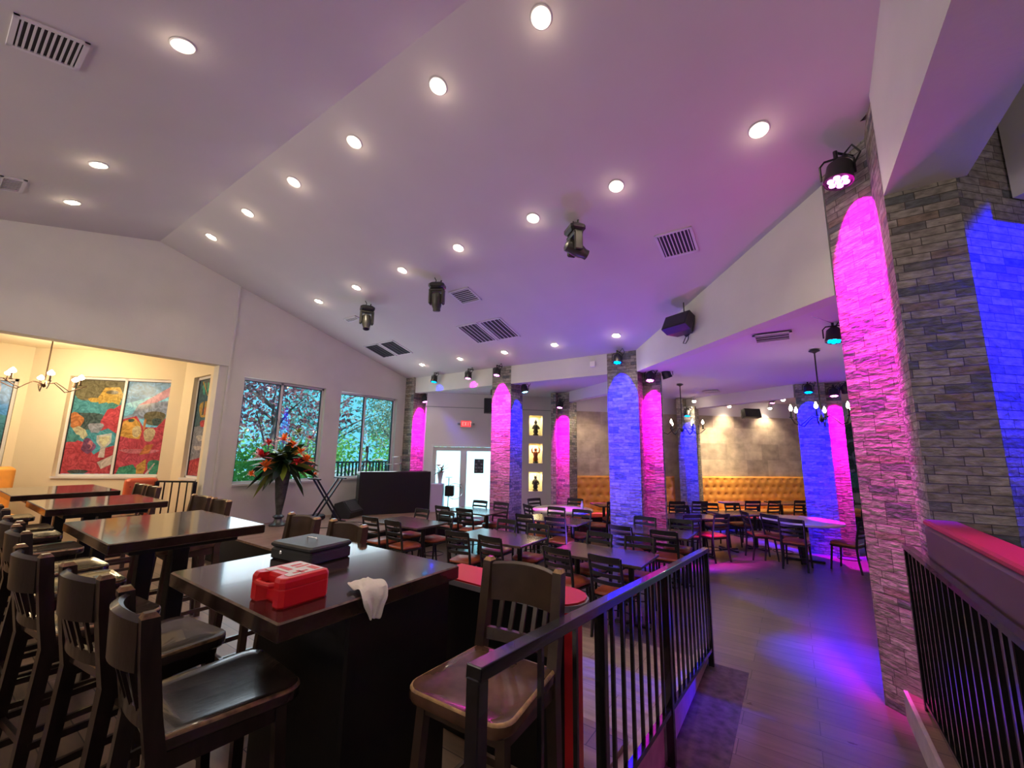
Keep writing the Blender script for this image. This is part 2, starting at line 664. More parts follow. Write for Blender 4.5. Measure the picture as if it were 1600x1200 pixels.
# gabled ceiling
def slab(p, th=.12):
    mb = MB()
    mb.loft([p, [(x, y, z + th) for x, y, z in p]])
    return mb


struct('ceiling', slab([(-8.9, AY, AZ), (5, AY, AZ), (5, 8.0, cz(8.0)), (-8.9, 8.0, cz(8.0))]), M_ceil)
struct('ceiling_rear_slope', slab([(-8.9, -3.6, cz(-3.6)), (5, -3.6, cz(-3.6)), (5, AY, AZ), (-8.9, AY, AZ)]), M_ceil)
# flat low ceiling beyond the beams
mb = MB()
mb.prism([(-8.9, 7.80), (-2.35, 7.80), (.55, 4.9), (.55, 4.75), (5, 4.75), (5, 19.5), (-4, 19.5), (-8.9, 12)], 3.54, 3.62)
struct('ceiling_low', mb, M_lowceil)
mb = MB()
mb.box(-9.0, 5.2, -3.8, 19.6, 5.75, 5.8)
struct('ceiling_roof', mb, M_plaster)
# beams
mb = MB()
mb.prism([(-8.45, YB), (-5.81, YB), (-5.81, YB + .2), (-8.45, YB + .2)], 3.52, 4.1)
mb.prism([(-5.27, YB), (-2.95, YB), (-2.95, YB + .2), (-5.27, YB + .2)], 3.52, 4.1)
struct('trim_4', mb, M_plaster)
mb = MB()
mb.prism([(-2.36, YB), (.45, 4.87), (.6, 5.02), (-2.21, YB + .15)], 3.52, 5.2)
struct('trim_5', mb, M_plaster)
mb = MB()
mb.box(.745, 1.2, -3.6, 4.06, 4.0, 5.5)
struct('trim_6', mb, M_cream if False else M_plaster)
# light wall block to the right of the near pillar and secondary beams
mb = MB()
d = Vector((1, 1, 0)).normalized()
n = Vector((1, -1, 0)).normalized()
p0 = Vector((1.49, 4.41, 0))
poly = [p0 + n * .02, p0 + d * 3 + n * .02, p0 + d * 3 + n * .3, p0 + n * .3]
mb.prism([(p.x, p.y) for p in poly], 3.9, 5.2)
struct('trim_7', mb, M_plaster)
mb = MB()
# diagonal secondary beams under the low ceiling
mb.prism([(-2.5, 8.0), (-5.2, 9.9), (-5.1, 10.05), (-2.4, 8.15)], 3.27, 3.55)
mb.prism([(.1, 10.9), (-2.5, 12.55), (-2.4, 12.7), (.2, 11.05)], 3.25, 3.55)
struct('trim_8', mb, M_lowceil)

# door wall with niches : plane y = x + 16
s2 = math.sqrt(.5)
A = (-8.15, 7.85)
B = (-5.35, 10.65)
Mdw = frame_matrix(A, B)


def sd(x):
    return (x - A[0]) / s2


mb = MB()
DO = (sd(-7.985), sd(-6.83), 0, 2.08)
NI = [(sd(-6.13), sd(-5.85), a, b) for a, b in ((2.43, 3.0), (1.66, 2.21), (.9, 1.43))]
holes_wall(mb, sd(-5.35), 0, 3.55, .3, [DO] + NI, Mdw)
mb.prism([(-8.15, 7.86), (-8.13, 7.90), (-8.46, 8.14), (-8.46, 8.09)], 0, 3.54)
mb.box(-9.0, -8.45, 8.1, 8.3, 0, 3.9)
struct('wall_far_left', mb, M_doorwall)
mb = MB()
mb.box(sd(-8.2), sd(-5.4), -.008, 0, 3.14, 3.16, M=Mdw)
struct('trim_9', mb, M_grey)
mb = MB()
for a in NI:
    mb.box(a[0] - .0, a[1], .26, .3, a[2], a[3], M=Mdw)
    mb.box(a[0], a[0] + .004, 0, .26, a[2], a[3], M=Mdw)
    mb.box(a[1] - .004, a[1], 0, .26, a[2], a[3], M=Mdw)
    mb.box(a[0], a[1], 0, .26, a[2], a[2] + .004, M=Mdw)
    mb.box(a[0], a[1], 0, .26, a[3] - .004, a[3], M=Mdw)
struct('wall_niche_lining', mb, M_niche)
# stone wall : plane y = x + 15.1
A2 = (-5.3, 9.8)
B2 = (3.2, 18.3)
Mst = frame_matrix(A2, B2)


def ss(x):
    return (x - A2[0]) / s2


mb = MB()
mb.box(0, ss(3.2), 0, .2, 0, 3.1, M=Mst)
struct('wall_far', mb, M_trav)
mb = MB()
mb.box(0, ss(3.2), -.02, .2, 3.1, 3.55, M=Mst)
struct('wall_far_upper', mb, M_doorwall)
# unseen sides
mb = MB()
mb.box(5, 5.1, -3.6, 19.5, 0, 5.6)
struct('wall_right', mb, M_plaster)
mb = MB()
mb.box(-12.6, 5, -3.7, -3.6, 0, 5.6)
struct('wall_rear', mb, M_plaster)

# ------------------------------------------------------------------ windows
def window(name, M, s0, s1, z0, z1, mull, depth=.12, pane=None):
    f = MB()
    w = .045
    f.box(s0, s1, depth - .03, depth + .03, z0, z0 + w, M=M)
    f.box(s0, s1, depth - .03, depth + .03, z1 - w, z1, M=M)
    f.box(s0, s0 + w, depth - .03, depth + .03, z0, z1, M=M)
    f.box(s1 - w, s1, depth - .03, depth + .03, z0, z1, M=M)
    if mull:
        f.box(mull - w / 2, mull + w / 2, depth - .03, depth + .03, z0, z1, M=M)
    # dark gasket
    g = .012
    for a, b in (((s0 + w, mull - w / 2), (mull + w / 2, s1 - w)) if mull else ((s0 + w, s1 - w),)):
        f.box(a, a + g, depth - .02, depth + .02, z0 + w, z1 - w, 1, M)
        f.box(b - g, b, depth - .02, depth + .02, z0 + w, z1 - w, 1, M)
        f.box(a, b, depth - .02, depth + .02, z1 - w - g, z1 - w, 1, M)
    o = struct(name, f, [M_frame, M_frame_dark])
    p = MB()
    if mull:
        p.box(s0 + w, mull - w / 2, depth - .004, depth + .004, z0 + w, z1 - w, M=M)
        p.box(mull + w / 2, s1 - w, depth - .004, depth + .004, z0 + w, z1 - w, M=M)
    else:
        p.box(s0 + w, s1 - w, depth - .004, depth + .004, z0 + w, z1 - w, M=M)
    p.build('window_pane', pane or M_glass, o)
    sl = MB()
    sl.box(s0 - .0, s1, -.03, depth - .03, z0 - .03, z0 + .008, M=M)
    sl.build('window_sill', M_frame, o)
    return o


MW = frame_matrix((WX, -3.6), (WX, 8.4))
window('window_1', MW, *W1[:2], W1[2], W1[3], 4.36 + off)
window('window_2', MW, *W2[:2], W2[2], W2[3], 6.43 + off)
MU = {}


def transl(name, col):
    M_ = bpy.data.materials.new(name)
    M_.use_nodes = True
    nt = M_.node_tree
    nt.nodes.clear()
    n_ = nd(nt, 'ShaderNodeTexNoise')
    n_.inputs['Scale'].default_value = 7
    n_.inputs['Detail'].default_value = 5
    n_.inputs['Distortion'].default_value = 2.5
    tc = nd(nt, 'ShaderNodeTexCoord')
    nt.links.new(tc.outputs['Object'], n_.inputs['Vector'])
    rp = nd(nt, 'ShaderNodeValToRGB')
    rp.color_ramp.elements[0].position = .35
    rp.color_ramp.elements[1].position = .7
    rp.color_ramp.elements[0].color = tuple(c * .62 for c in col) + (1,)
    rp.color_ramp.elements[1].color = tuple(min(1, c * 1.25 + .03) for c in col) + (1,)
    nt.links.new(n_.outputs['Fac'], rp.inputs[0])
    t = nd(nt, 'ShaderNodeBsdfTranslucent')
    g = nd(nt, 'ShaderNodeBsdfPrincipled')
    g.inputs['Roughness'].default_value = .15
    nt.links.new(rp.outputs[0], t.inputs[0])
    nt.links.new(rp.outputs[0], g.inputs['Base Color'])
    mx = nd(nt, 'ShaderNodeMixShader')
    mx.inputs[0].default_value = .5
    nt.links.new(g.outputs[0], mx.inputs[1])
    nt.links.new(t.outputs[0], mx.inputs[2])
    o = nd(nt, 'ShaderNodeOutputMaterial')
    nt.links.new(mx.outputs[0], o.inputs[0])
    return M_


C_ = dict(teal=(.06, .30, .30), dark=(.05, .10, .10), red=(.75, .05, .08), gold=(.85, .45, .08), cream=(.85, .66, .42), pink=(.85, .22, .30),
          purple=(.25, .07, .20), white=(.85, .85, .80), blue=(.08, .30, .55), olive=(.20, .17, .08), green=(.05, .42, .28), orange=(.9, .26, .08), sky=(.25, .60, .80), grey=(.35, .38, .48))
for k, v in C_.items():
    v = tuple(min(.95, c * 1.15 + .05) for c in v)
    MU[k] = transl('mural_' + k, v)


def blob(cx, cy, rx, ry, n=18, wob=.12, ph=0):
    return [(cx + rx * math.cos(2 * PI * i / n) * (1 + wob * math.sin(3 * 2 * PI * i / n + ph)), cy + ry * math.sin(2 * PI * i / n) * (1 + wob * math.cos(2 * 2 * PI * i / n + ph))) for i in range(n)]


def mural(parent, M, s0, s1, z0, z1, depth, base, shapes, cut=()):
    """painted film on the glass: flat shapes in unit coordinates, one mesh; each later shape lies 0.4 mm nearer"""
    keys = [base] + sorted({c for c, _ in shapes} - {base})
    mb = MB()

    def P(u, v, k):
        return (s0 + (s1 - s0) * min(1, max(0, u)), depth - .006 - .0006 * k, z0 + (z1 - z0) * min(1, max(0, v)))
    mb.add([M @ Vector(P(u, v, 0)) for u, v in ((0, 0), (1, 0), (1, 1), (0, 1))], [(0, 1, 2, 3)], 0)
    for k, (c, poly) in enumerate(shapes, 1):
        mb.add([M @ Vector(P(u, v, k)) for u, v in poly], [tuple(range(len(poly)))], keys.index(c))
    return mb.build('mural_film', [MU[k] for k in keys], parent)


w3 = window('window_3', Mdiag, DW[0], DW[1], DW[2], DW[3], 1.10, depth=.12)
# local s runs right-to-left in the picture: u=0 at the right edge
def flipx(sh):
    return [(c, [(1 - x, y) for x, y in p]) for c, p in sh]


Lp = [('olive', blob(.45, .9, .6, .16, wob=.2)), ('dark', blob(.3, .55, .35, .12, wob=.25)), ('red', [(0, 0), (1, 0), (1, .3), (.8, .27), (.6, .2), (.35, .33), (.15, .36), (0, .32)]),
      ('red', [(.62, .55), (.72, .68), (1, .74), (1, .42), (.8, .48), (.66, .45)]), ('gold', [(.48, .8), (.60, .92), (.9, .93), (1, .85), (.95, .74), (.82, .70), (.68, .76), (.52, .74)]),
      ('teal', [(.6, .73), (.8, .76), (.95, .73), (.85, .69), (.7, .70)]), ('olive', blob(.76, .87, .13, .022, wob=0)), ('gold', blob(.42, .78, .12, .03, wob=.2)),
      ('orange', blob(.13, .55, .13, .10, wob=.25, ph=1)), ('cream', [(.08, .47), (.2, .5), (.35, .46), (.42, .40), (.34, .36), (.2, .40)]), ('teal', blob(.12, .37, .14, .05, wob=.2)),
      ('purple', blob(.46, .29, .14, .075, wob=.2, ph=2)), ('pink', blob(.50, .30, .05, .05, wob=.1)), ('grey', blob(.55, .48, .14, .07, wob=.3)),
      ('white', [(.6, .40), (.9, .43), (.92, .33), (.82, .27), (.83, .17), (.7, .17), (.72, .28), (.62, .33)]), ('cream', [(.65, .385), (.87, .40), (.88, .34), (.78, .28), (.68, .33)]),
      ('white', [(.7, .12), (1, .2), (1, .1), (.8, .05)]), ('dark', blob(.35, .02, .2, .025, wob=.1)), ('purple', blob(.46, .28, .06, .03))]
Rp = [('blue', [(0, .75), (1, .9), (1, 1), (0, 1)]), ('pink', [(.3, .74), (1, .96), (1, .85), (.55, .73)]), ('grey', [(0, .6), (.2, .64), (.3, .74), (1, .8), (1, .65), (0, .55)]), ('red', [(0, 0), (1, 0), (1, .62), (.8, .5), (.5, .5), (.3, .62), (0, .58)]),
      ('olive', blob(.72, .6, .24, .09, wob=.15)), ('dark', blob(.78, .56, .1, .05, wob=.2)), ('gold', [(.02, .56), (.25, .6), (.4, .55), (.48, .45), (.45, .37), (.2, .38), (.0, .40)]), ('cream', blob(.36, .45, .1, .07, wob=.1)),
      ('cream', blob(.66, .42, .13, .085, wob=.12)), ('dark', blob(.2, .57, .07, .02)), ('orange', blob(.52, .53, .03, .07, wob=.1)), ('pink', blob(.5, .24, .42, .03, wob=.2)), ('orange', [(.5, .2), (.62, .31), (.8, .32), (.72, .22)]),
      ('green', [(.05, 0), (.1, .07), (.4, .10), (.5, .05), (.5, 0)]), ('gold', [(.5, 0), (.48, .09), (.68, .16), (.7, .05), (.66, 0)]), ('green', blob(.88, .07, .14, .1, wob=.2)), ('white', [(.7, .0), (.88, .12), (.9, .11), (.76, 0)])]
mural(w3, Mdiag, 1.13, DW[1] - .05, DW[2] + .05, DW[3] - .05, .12, 'teal', flipx(Lp))
mural(w3, Mdiag, DW[0] + .05, 1.07, DW[2] + .05, DW[3] - .05, .12, 'sky', flipx(Rp))
w4 = window('window_4', Mret2, .12, .92, 1.37, 3.35, None, depth=.10)
Sp = [('red', [(0, 0), (1, 0), (1, .2), (0, .25)]), ('grey', [(0, .2), (1, .15), (1, .5), (.2, .52)]), ('white', blob(.4, .38, .3, .04, wob=.3)), ('white', blob(.55, .28, .25, .03, wob=.3)), ('gold', blob(.45, .68, .35, .10, wob=.15)),
      ('orange', blob(.4, .66, .2, .05, wob=.2)), ('green', blob(.5, .9, .25, .08, wob=.2)), ('dark', [(.45, .62), (.55, .62), (.55, 1), (.45, 1)]), ('red', blob(.4, .53, .2, .04)), ('gold', [(.3, .82), (.35, .82), (.8, .98), (.72, .98)])]
mural(w4, Mret2, .17, .87, 1.42, 3.30, .10, 'dark', Sp)
w5 = window('window_5', Mb3, BW[0], BW[1], BW[2], BW[3], None, depth=.12)
Qp = [('teal', blob(.1, .4, .2, .3)), ('dark', blob(.25, .35, .16, .3, wob=.3)), ('grey', blob(.12, .8, .05, .3, wob=.2)), ('pink', blob(.28, .75, .08, .1)), ('green', blob(.42, .5, .06, .06)), ('blue', blob(.6, .3, .3, .3))]
mural(w5, Mb3, BW[0] + .05, BW[1] - .05, BW[2] + .05, BW[3] - .05, .12, 'blue', Qp)

# ------------------------------------------------------------------ double door
dr = MB()
a, b = DO[0], DO[1]
mid = sd(-7.41)
dr.box(a - .05, a, -.02, .1, 0, 2.14, M=Mdw)
dr.box(b, b + .06, -.02, .1, 0, 2.14, M=Mdw)
dr.box(a - .06, b + .06, -.02, .1, 2.08, 2.14, M=Mdw)
door = struct('door_1', dr, M_frame)
M_dglass = frosted('frosted_door_glass', (.80, .97, 1.0), .75)
for k, (x0, x1) in enumerate(((a, mid), (mid, b))):
    lf = MB()
    w = .085
    lf.box(x0, x0 + w, .02, .07, 0.02, 2.07, M=Mdw)
    lf.box(x1 - w, x1, .02, .07, 0.02, 2.07, M=Mdw)
    lf.box(x0 + w, x1 - w, .02, .07, 0.02, .25, M=Mdw)
    lf.box(x0 + w, x1 - w, .02, .07, 1.97, 2.07, M=Mdw)
    leaf = lf.build('door_leaf', M_frame, door)
    g = MB()
    g.box(x0 + w, x1 - w, .04, .05, .25, 1.97, M=Mdw)
    g.build('door_glass', M_dglass, leaf)
h = MB()
h.box(mid - .075, mid - .045, -.01, .02, .98, 1.1, M=Mdw)
h.tube([Mdw @ Vector((mid - .06, -.05, 1.04)), Mdw @ Vector((mid - .17, -.05, 1.04))], .01)
h.tube([Mdw @ Vector((mid - .06, .02, 1.04)), Mdw @ Vector((mid - .06, -.05, 1.04))], .01)
h.build('door_handle', M_chrome, door)
# daylight outside the glass door
v = Mdw @ Vector(((a + b) / 2, 1.1, 1.1))
v2 = Mdw @ Vector(((a + b) / 2, 0, 1.1))
lamp('AREA', 'door_daylight', v, (.80, .97, 1), 95, target=v2, shape='RECTANGLE', size=2.2, size_y=2.2)
v = Mdw @ Vector(((a + b) / 2 - .0, .35, .15))
lamp('AREA', 'door_floor_daylight', v, (.05, .75, 1), 40, target=Mdw @ Vector(((a + b) / 2, .02, .7)), shape='RECTANGLE', size=1.8, size_y=.2)

# poster on the right door leaf
sg = thing('door_sign', 'dark rectangular sign on the right-hand frosted glass door', 'sign')
g = MB()
c0 = (sd(-7.20), sd(-7.02))
g.box(c0[0], c0[1], .030, .040, 1.38, 1.76, M=Mdw)
g.build('sign_board', mat('sign_charcoal', (.05, .05, .055), .5, noise=.4, nscale=18), sg)
g = MB()
for i in range(3):
    for j in range(4):
        if (i + j) % 2 == 0 or j == 1:
            cx = c0[0] + .05 + i * .075
            czz = 1.44 + j * .09
            g.box(cx - .028, cx + .028, .0285, .030, czz - .02, czz + .02, M=Mdw)
g.build('sign_artwork', mat('sign_grey', (.20, .20, .21), .5), sg)

# EXIT sign
ex = thing('exit_sign', 'red glowing exit sign on the white wall above the double door', 'sign')
e0 = sd(-7.39)
g = MB()
g.box(e0 - .15, e0 + .15, -.05, 0, 2.61, 2.80, M=Mdw)
g.build('sign_housing', mat('exit_white', (.8, .5, .5), .5), ex)
g = MB()
g.box(e0 - .135, e0 + .135, -.053, -.05, 2.625, 2.785, M=Mdw)
g.build('sign_face', emit('exit_red', (1, .05, .06), 1.6), ex)


def letters(txt, x, z, h_, M, y, mb):
    w_ = h_ * .55
    t_ = h_ * .17
    for ch in txt:
        def bx(x0, x1, z0, z1):
            mb.box(x + x0 * w_, x + x1 * w_, y - .002, y, z + z0 * h_, z + z1 * h_, M=M)

        def dg(p, q):
            p_ = M @ Vector((x + p[0] * w_, y - .001, z + p[1] * h_))
            q_ = M @ Vector((x + q[0] * w_, y - .001, z + q[1] * h_))
            mb.bar(p_, q_, t_, .002, ref=M.to_3x3() @ Vector((0, 1, 0)))
        if ch == 'E':
            bx(0, .3, 0, 1); bx(0, 1, 0, .17); bx(0, .85, .42, .58); bx(0, 1, .83, 1)
        elif ch == 'X':
            dg((.1, 0), (.9, 1)); dg((.9, 0), (.1, 1))
        elif ch == 'I':
            bx(.35, .65, 0, 1)
        elif ch == 'T':
            bx(.35, .65, 0, 1); bx(0, 1, .83, 1)
        x += w_ * 1.25


g = MB()
letters('EXIT', e0 - .108, 2.655, .10, Mdw, -.0535, g)
g.build('sign_letters', emit('exit_letters', (1, .35, .32), 1.2), ex)
for sx in (-1, 1):
    g = MB()
    c = Mdw @ Vector((e0 + sx * .2, -.06, 2.70))
    q = Mdw @ Vector((e0 + sx * .15, -.03, 2.70))
    g.tube([q, c], .012)
    g.sphere(c, .035, 10)
    g.build('emergency_lamp', M_grey, ex, smooth=True)

# ------------------------------------------------------------------ pillars
def pillar(label, polys):
    o = thing('stone_pillar', label, 'pillar', group='stone clad pillars')
    for k, (poly, z0, z1) in enumerate(polys):
        mb = MB()
        mb.prism(poly, z0, z1)
        mb.build('pillar_shaft', M_ledge, o)
    return o


def rect(x0, x1, y0, y1):
    return [(x0, y0), (x1, y0), (x1, y1), (x0, y1)]


pillar('stacked-stone pillar nearest the camera, tallest, lit magenta beside the right railing',
       [([(.45, 4.76), (.745, 4.465), (.745, 4.05), (1.14, 4.05), (1.75, 4.66), (1.45, 5.1), (.62, 5.1)], 0, 4.85),
        ([(.45, 4.76), (.742, 4.468), (.742, 4.2), (.60, 4.9)], 4.85, 5.05)])
pillar('stacked-stone pillar in the room centre with a wide blue-lit face and magenta side',
       [(rect(-2.95, -2.35, YB, 8.25), 0, 3.98), (rect(-2.35, -2.02, 8.0, 8.12), 0, 3.52)])
pillar('stacked-stone pillar right of the frosted double door, lit magenta', [(rect(-5.81, -5.27, YB, 8.18), 0, 3.99)])
pillar('stacked-stone corner pillar beside the last window, behind the stage desk, lit magenta', [(rect(-8.79, -8.45, YB - .04, 8.1), 0, 3.99)])
pillar('slim stacked-stone pillar between the statue niches and the orange bench, lit magenta', [(rect(-5.20, -5.05, 9.45, 9.85), 0, 3.52), (rect(-5.05, -4.72, 9.55, 10.0), 0, 3.52)])
pillar('small distant blue-lit stone pillar standing against the travertine wall', [(rect(-2.62, -2.46, 12.0, 12.6), 0, 3.52), (rect(-2.46, -2.17, 12.1, 12.7), 0, 3.30)])
pillar('stacked-stone pillar behind the right round table, blue face and magenta side', [(rect(.13, .66, 10.9, 11.5), 0, 3.6), (rect(.66, .93, 11.1, 11.6), 0, 3.52)])

# ------------------------------------------------------------------ coloured stage lamps on the pillars
BLUE = (.0, .0, 1)
MAG = (1, 0, .72)
M_ledb = emit('blue_led', (.0, .35, 1), 6)
M_ledp = emit('pink_led', (1, .25, .85), 7)
M_ledbs = emit('pale_blue_led', (.25, .6, 1), 5)


def par(loc, aim, colr, energy, label, spot=R(50), sc=1.0, blend=.6, led=None, size=.05, body=None):
    o = thing('stage_wash_light', label, 'stage light', loc, group='round LED wash lights')
    d_ = (Vector(aim) - Vector(loc)).normalized()
    q = (body or d_).to_track_quat('-Z', 'Y').to_matrix().to_4x4()
    r = .085 * sc
    b_ = MB()
    b_.lathe([(r * .45, .16 * sc), (r * .9, .12 * sc), (r, .02 * sc), (r * 1.06, 0), (r * 1.06, -.02 * sc), (r * .93, -.02 * sc), (r * .93, -.01 * sc)], 20, M=q)
    b_.build('lamp_body', M_plastic, o, smooth=True)
    l_ = MB()
    l_.lathe([(r * .9, -.012 * sc), (r * .9, -.006 * sc)], 20, M=q)
    lens = l_.build('lens_plate', mat('lens_black', (.02, .01, .03), .3), o)
    cells = MB()
    for k in range(7):
        a_ = 2 * PI * k / 6
        rr = 0 if k == 6 else r * .55
        cells.lathe([(r * .24, -.022 * sc), (r * .24, -.012 * sc)], 10, c=(rr * math.cos(a_), rr * math.sin(a_), 0), M=q)
    cells.build('led_cells', led or (M_ledb if colr[2] > colr[0] else M_ledp), lens)
    y_ = MB()
    hgt = .17 * sc
    y_.tube([(-r * 1.15, 0, .03), (-r * 1.15, 0, hgt * .8), (-r * .8, 0, hgt), (r * .8, 0, hgt), (r * 1.15, 0, hgt * .8), (r * 1.15, 0, .03)], .008 * sc, 6)
    y_.tube([(0, 0, hgt), (0, 0, hgt + .06 * sc)], .014 * sc, 8)
    y_.build('yoke_bracket', M_blackm, o)
    ax, ay = aim[0] - loc[0], aim[1] - loc[1]
    ln = math.hypot(ax, ay)
    kk = min(1.0, .45 / ln)
    am = MB()
    am.tube([(0, 0, hgt + .05 * sc), (ax * kk, ay * kk, hgt + .05 * sc)], .012, 6)
    am.build('mount_arm', M_blackm, o)
    c_b = MB()
    c_b.tube([(0, 0, .12 * sc), (.05 * sc, .02, .2 * sc), (.1 * sc, .03, .26 * sc), (.14 * sc, .02, .18 * sc), (.1 * sc, 0, .1 * sc)], .007 * sc, 6)
    c_b.build('power_cable', M_plastic, o)
    d0 = Vector(loc) + d_ * .06 * sc
    lamp('SPOT', 'wash_beam', d0, colr, energy, target=aim, parent=None, spot_size=spot, spot_blend=blend, shadow_soft_size=size)
    return o


def wash(loc, nrm, colr, energy, label, ax=24, half=27, **kw):
    a_ = R(ax)
    n_ = Vector((nrm[0], nrm[1], 0)).normalized()
    aim_ = Vector(loc) + n_ * math.sin(a_) + Vector((0, 0, -math.cos(a_)))
    return par(loc, aim_, colr, energy, label, spot=R(2 * half), blend=.7, body=(Vector((0, 0, -1)) - n_ * .22).normalized(), **kw)


wash((.53, 4.41, 4.44), (1, 1), MAG, 4200, 'largest LED wash light, glowing pink above the nearest stone pillar', sc=1.25)
wash((-2.66, 7.46, 3.70), (0, 1), BLUE, 12000, 'blue LED wash light atop the central pillar under the ceiling')
wash((-2.15, 7.80, 3.36), (0, 1), MAG, 2600, 'pink LED wash light above the magenta face of the central pillar')
par((-1.90, 8.10, 3.44), (-1.0, 9.2, 0), BLUE, 450, 'blue LED wash light sticking out right of the central pillar', spot=R(50))
wash((-5.53, 7.47, 3.72), (0, 1), MAG, 3000, 'pink LED wash light atop the pillar right of the door')
wash((-5.06, 7.95, 3.36), (-1, 0), BLUE, 1500, 'pale blue LED wash light on the right of the door pillar', led=M_ledbs)
par((-5.93, 7.88, 3.34), (-6.4, 8.6, 0), BLUE, 60, 'small blue LED wash light left of the door pillar near the wall speaker', led=M_ledbs, spot=R(50), sc=.75)
par((-7.57, 7.50, 3.74), (-7.54, 7.68, 3.60), BLUE, 120, 'blue LED wash light on the beam making a blue spot', spot=R(58), blend=.7, body=Vector((0, -.15, -1)))
par((-6.42, 7.50, 3.73), (-6.39, 7.68, 3.59), MAG, 80, 'pink LED wash light on the beam making a magenta spot', spot=R(58), blend=.7, body=Vector((0, -.15, -1)))
wash((-8.26, 7.88, 3.30), (-1, 0), MAG, 2400, 'pink LED wash light on the corner pillar by the window')
wash((-4.88, 9.34, 3.12), (0, 1), MAG, 2200, 'pink LED wash light on the slim pillar beside the niches')
wash((-2.32, 11.90, 3.02), (0, 1), BLUE, 4200, 'blue LED wash light on the small distant pillar')
wash((.36, 10.68, 3.33), (0, 1), BLUE, 14000, 'blue LED wash light on the pillar behind the right round table')
wash((.80, 10.89, 3.25), (0, 1), MAG, 3800, 'pink LED wash light on the right side of the pillar behind the round table')
par((1.02, 11.0, 3.33), (1.6, 12, 1), BLUE, 700, 'blue LED wash light furthest right behind the near pillar edge', spot=R(60))
par((-.36, 12.5, 3.33), (-.6, 12.0, 0), MAG, 500, 'tiny pink LED wash light left of the pillar behind the round table', spot=R(50), sc=.8)
par((.50, 6.0, 3.33), (.22, 5.45, 0), (.0, .0, 1), 4200, 'blue LED wash light half hidden behind the near pillar', spot=R(26), blend=1)
# wash beams without a modelled fixture, then added uplights that fill the ceiling
lamp('SPOT', 'wash_beam', (2.75, 4.06, 4.5), BLUE, 3600, target=(1.52, 4.46, 3.2), spot_size=R(44), spot_blend=.7, shadow_soft_size=.05)
lamp('SPOT', 'wash_beam', (.75, 10.55, 3.2), (.8, 0, 1), 2600, target=(.62, 10.35, 0), spot_size=R(26), spot_blend=.7, shadow_soft_size=.05)
lamp('SPOT', 'wash_beam', (1.6, 2.4, 3.4), MAG, 130, target=(.80, 2.7, 1.5), spot_size=R(46), spot_blend=.8, shadow_soft_size=.05)
lamp('SPOT', 'wash_beam', (-4.3, 7.95, 3.4), (.45, 0, 1), 1500, target=(-4.25, 8.4, .75), spot_size=R(20), spot_blend=.9, shadow_soft_size=.05)
lamp('SPOT', 'ceiling_fill', (-3.0, 6.35, .25), (.28, .12, 1), 220, target=(-3.2, 6.9, 4.1), spot_size=R(150), spot_blend=1, shadow_soft_size=.05)  # added lamps that tint the ceiling, no fixtures stand on the floor
lamp('SPOT', 'ceiling_fill', (-6.9, 6.3, .25), (.50, .15, 1), 95, target=(-6.9, 6.5, 4.2), spot_size=R(150), spot_blend=1, shadow_soft_size=.05)
lamp('SPOT', 'ceiling_fill', (-.9, 8.3, .15), (.36, .12, 1), 70, target=(-.7, 8.6, 3.5), spot_size=R(155), spot_blend=1, shadow_soft_size=.05)
lamp('SPOT', 'ceiling_fill', (-2.2, 10.6, .15), (.55, .25, 1), 40, target=(-2.2, 10.8, 3.5), spot_size=R(155), spot_blend=1, shadow_soft_size=.05)
lamp('SPOT', 'ceiling_fill', (.15, 5.5, .15), (1, .08, .75), 95, target=(-.1, 4.6, 4.5), spot_size=R(110), spot_blend=1, shadow_soft_size=.05)
lamp('SPOT', 'wall_sconce_beam', (-1.0, 12.3, 3.3), (1, .8, .45), 330, target=(-1.95, 13.15, 1.95), spot_size=R(62), spot_blend=1, shadow_soft_size=.05)

# ------------------------------------------------------------------ recessed downlights
def downlight(x, y, label, slope, first=[None]):
    z = cz(y)
    if first[0] is None:
        o = thing('ceiling_downlight', label, 'ceiling light', (x, y, z), group='recessed ceiling downlights')
        t_ = MB()
        t_.lathe([(.062, .0), (.085, 0), (.088, -.006), (.08, -.012), (.062, -.008)], 24)
        t_.build('trim_ring', M_frame, o, smooth=True)
        t_ = MB()
        t_.lathe([(.062, -.008), (.045, .03), (.03, .03)], 20, cap=False)
        t_.build('reflector', M_down_in, o, smooth=True)
        t_ = MB()
        t_.sphere((0, 0, -.006), .045, 14, sc=(1, 1, .6))
        t_.build('lamp', M_down, o, smooth=True)
        first[0] = o
    else:
        o = dup(first[0], (x, y, z), 0, label)
    o.rotation_euler = (-slope, 0, 0)
    lamp('SPOT', 'downlight_beam', (x, y, z - .05), (1, .80, .58), 34, target=(x, y, 0), spot_size=R(110), spot_blend=.6, shadow_soft_size=.05)
    lamp('POINT', 'downlight_glow', (x, y + .0, z - .10), (1, .80, .55), .55, shadow_soft_size=.03)


sl = math.atan(SL)
XS = [-1.38, -2.5, -3.79, -5.06, -6.33, -7.6]
ordn = ['nearest', 'second nearest', 'third nearest', 'fourth nearest', 'fifth nearest', 'sixth nearest', 'farthest']
for i, x in enumerate([-3.79, -6.33, -7.64]):
    downlight(x, .80, 'lit %s downlight in the left ceiling row on the near slope' % ('nearest', 'middle', 'farthest')[i], -sl)
for i, x in enumerate(XS):
    downlight(x, 2.35, 'lit downlight beside the ceiling ridge, %s of its row' % ordn[i], sl)
for i, (x, y) in enumerate([(-.03, 4.0), (-1.40, 4.05), (-2.5, 4.08), (-3.8, 4.13), (-5.06, 4.18), (-6.32, 4.21), (-7.56, 4.23)]):
    downlight(x, y, 'lit downlight in the middle ceiling row, %s of that row' % ordn[i], sl)
for i, x in enumerate([-2.52, -3.80, -5.03, -6.30, -7.57]):
    downlight(x, 7.06, 'lit downlight above the white beam, %s from the right' % ('first', 'second', 'third', 'fourth', 'fifth')[i], sl)

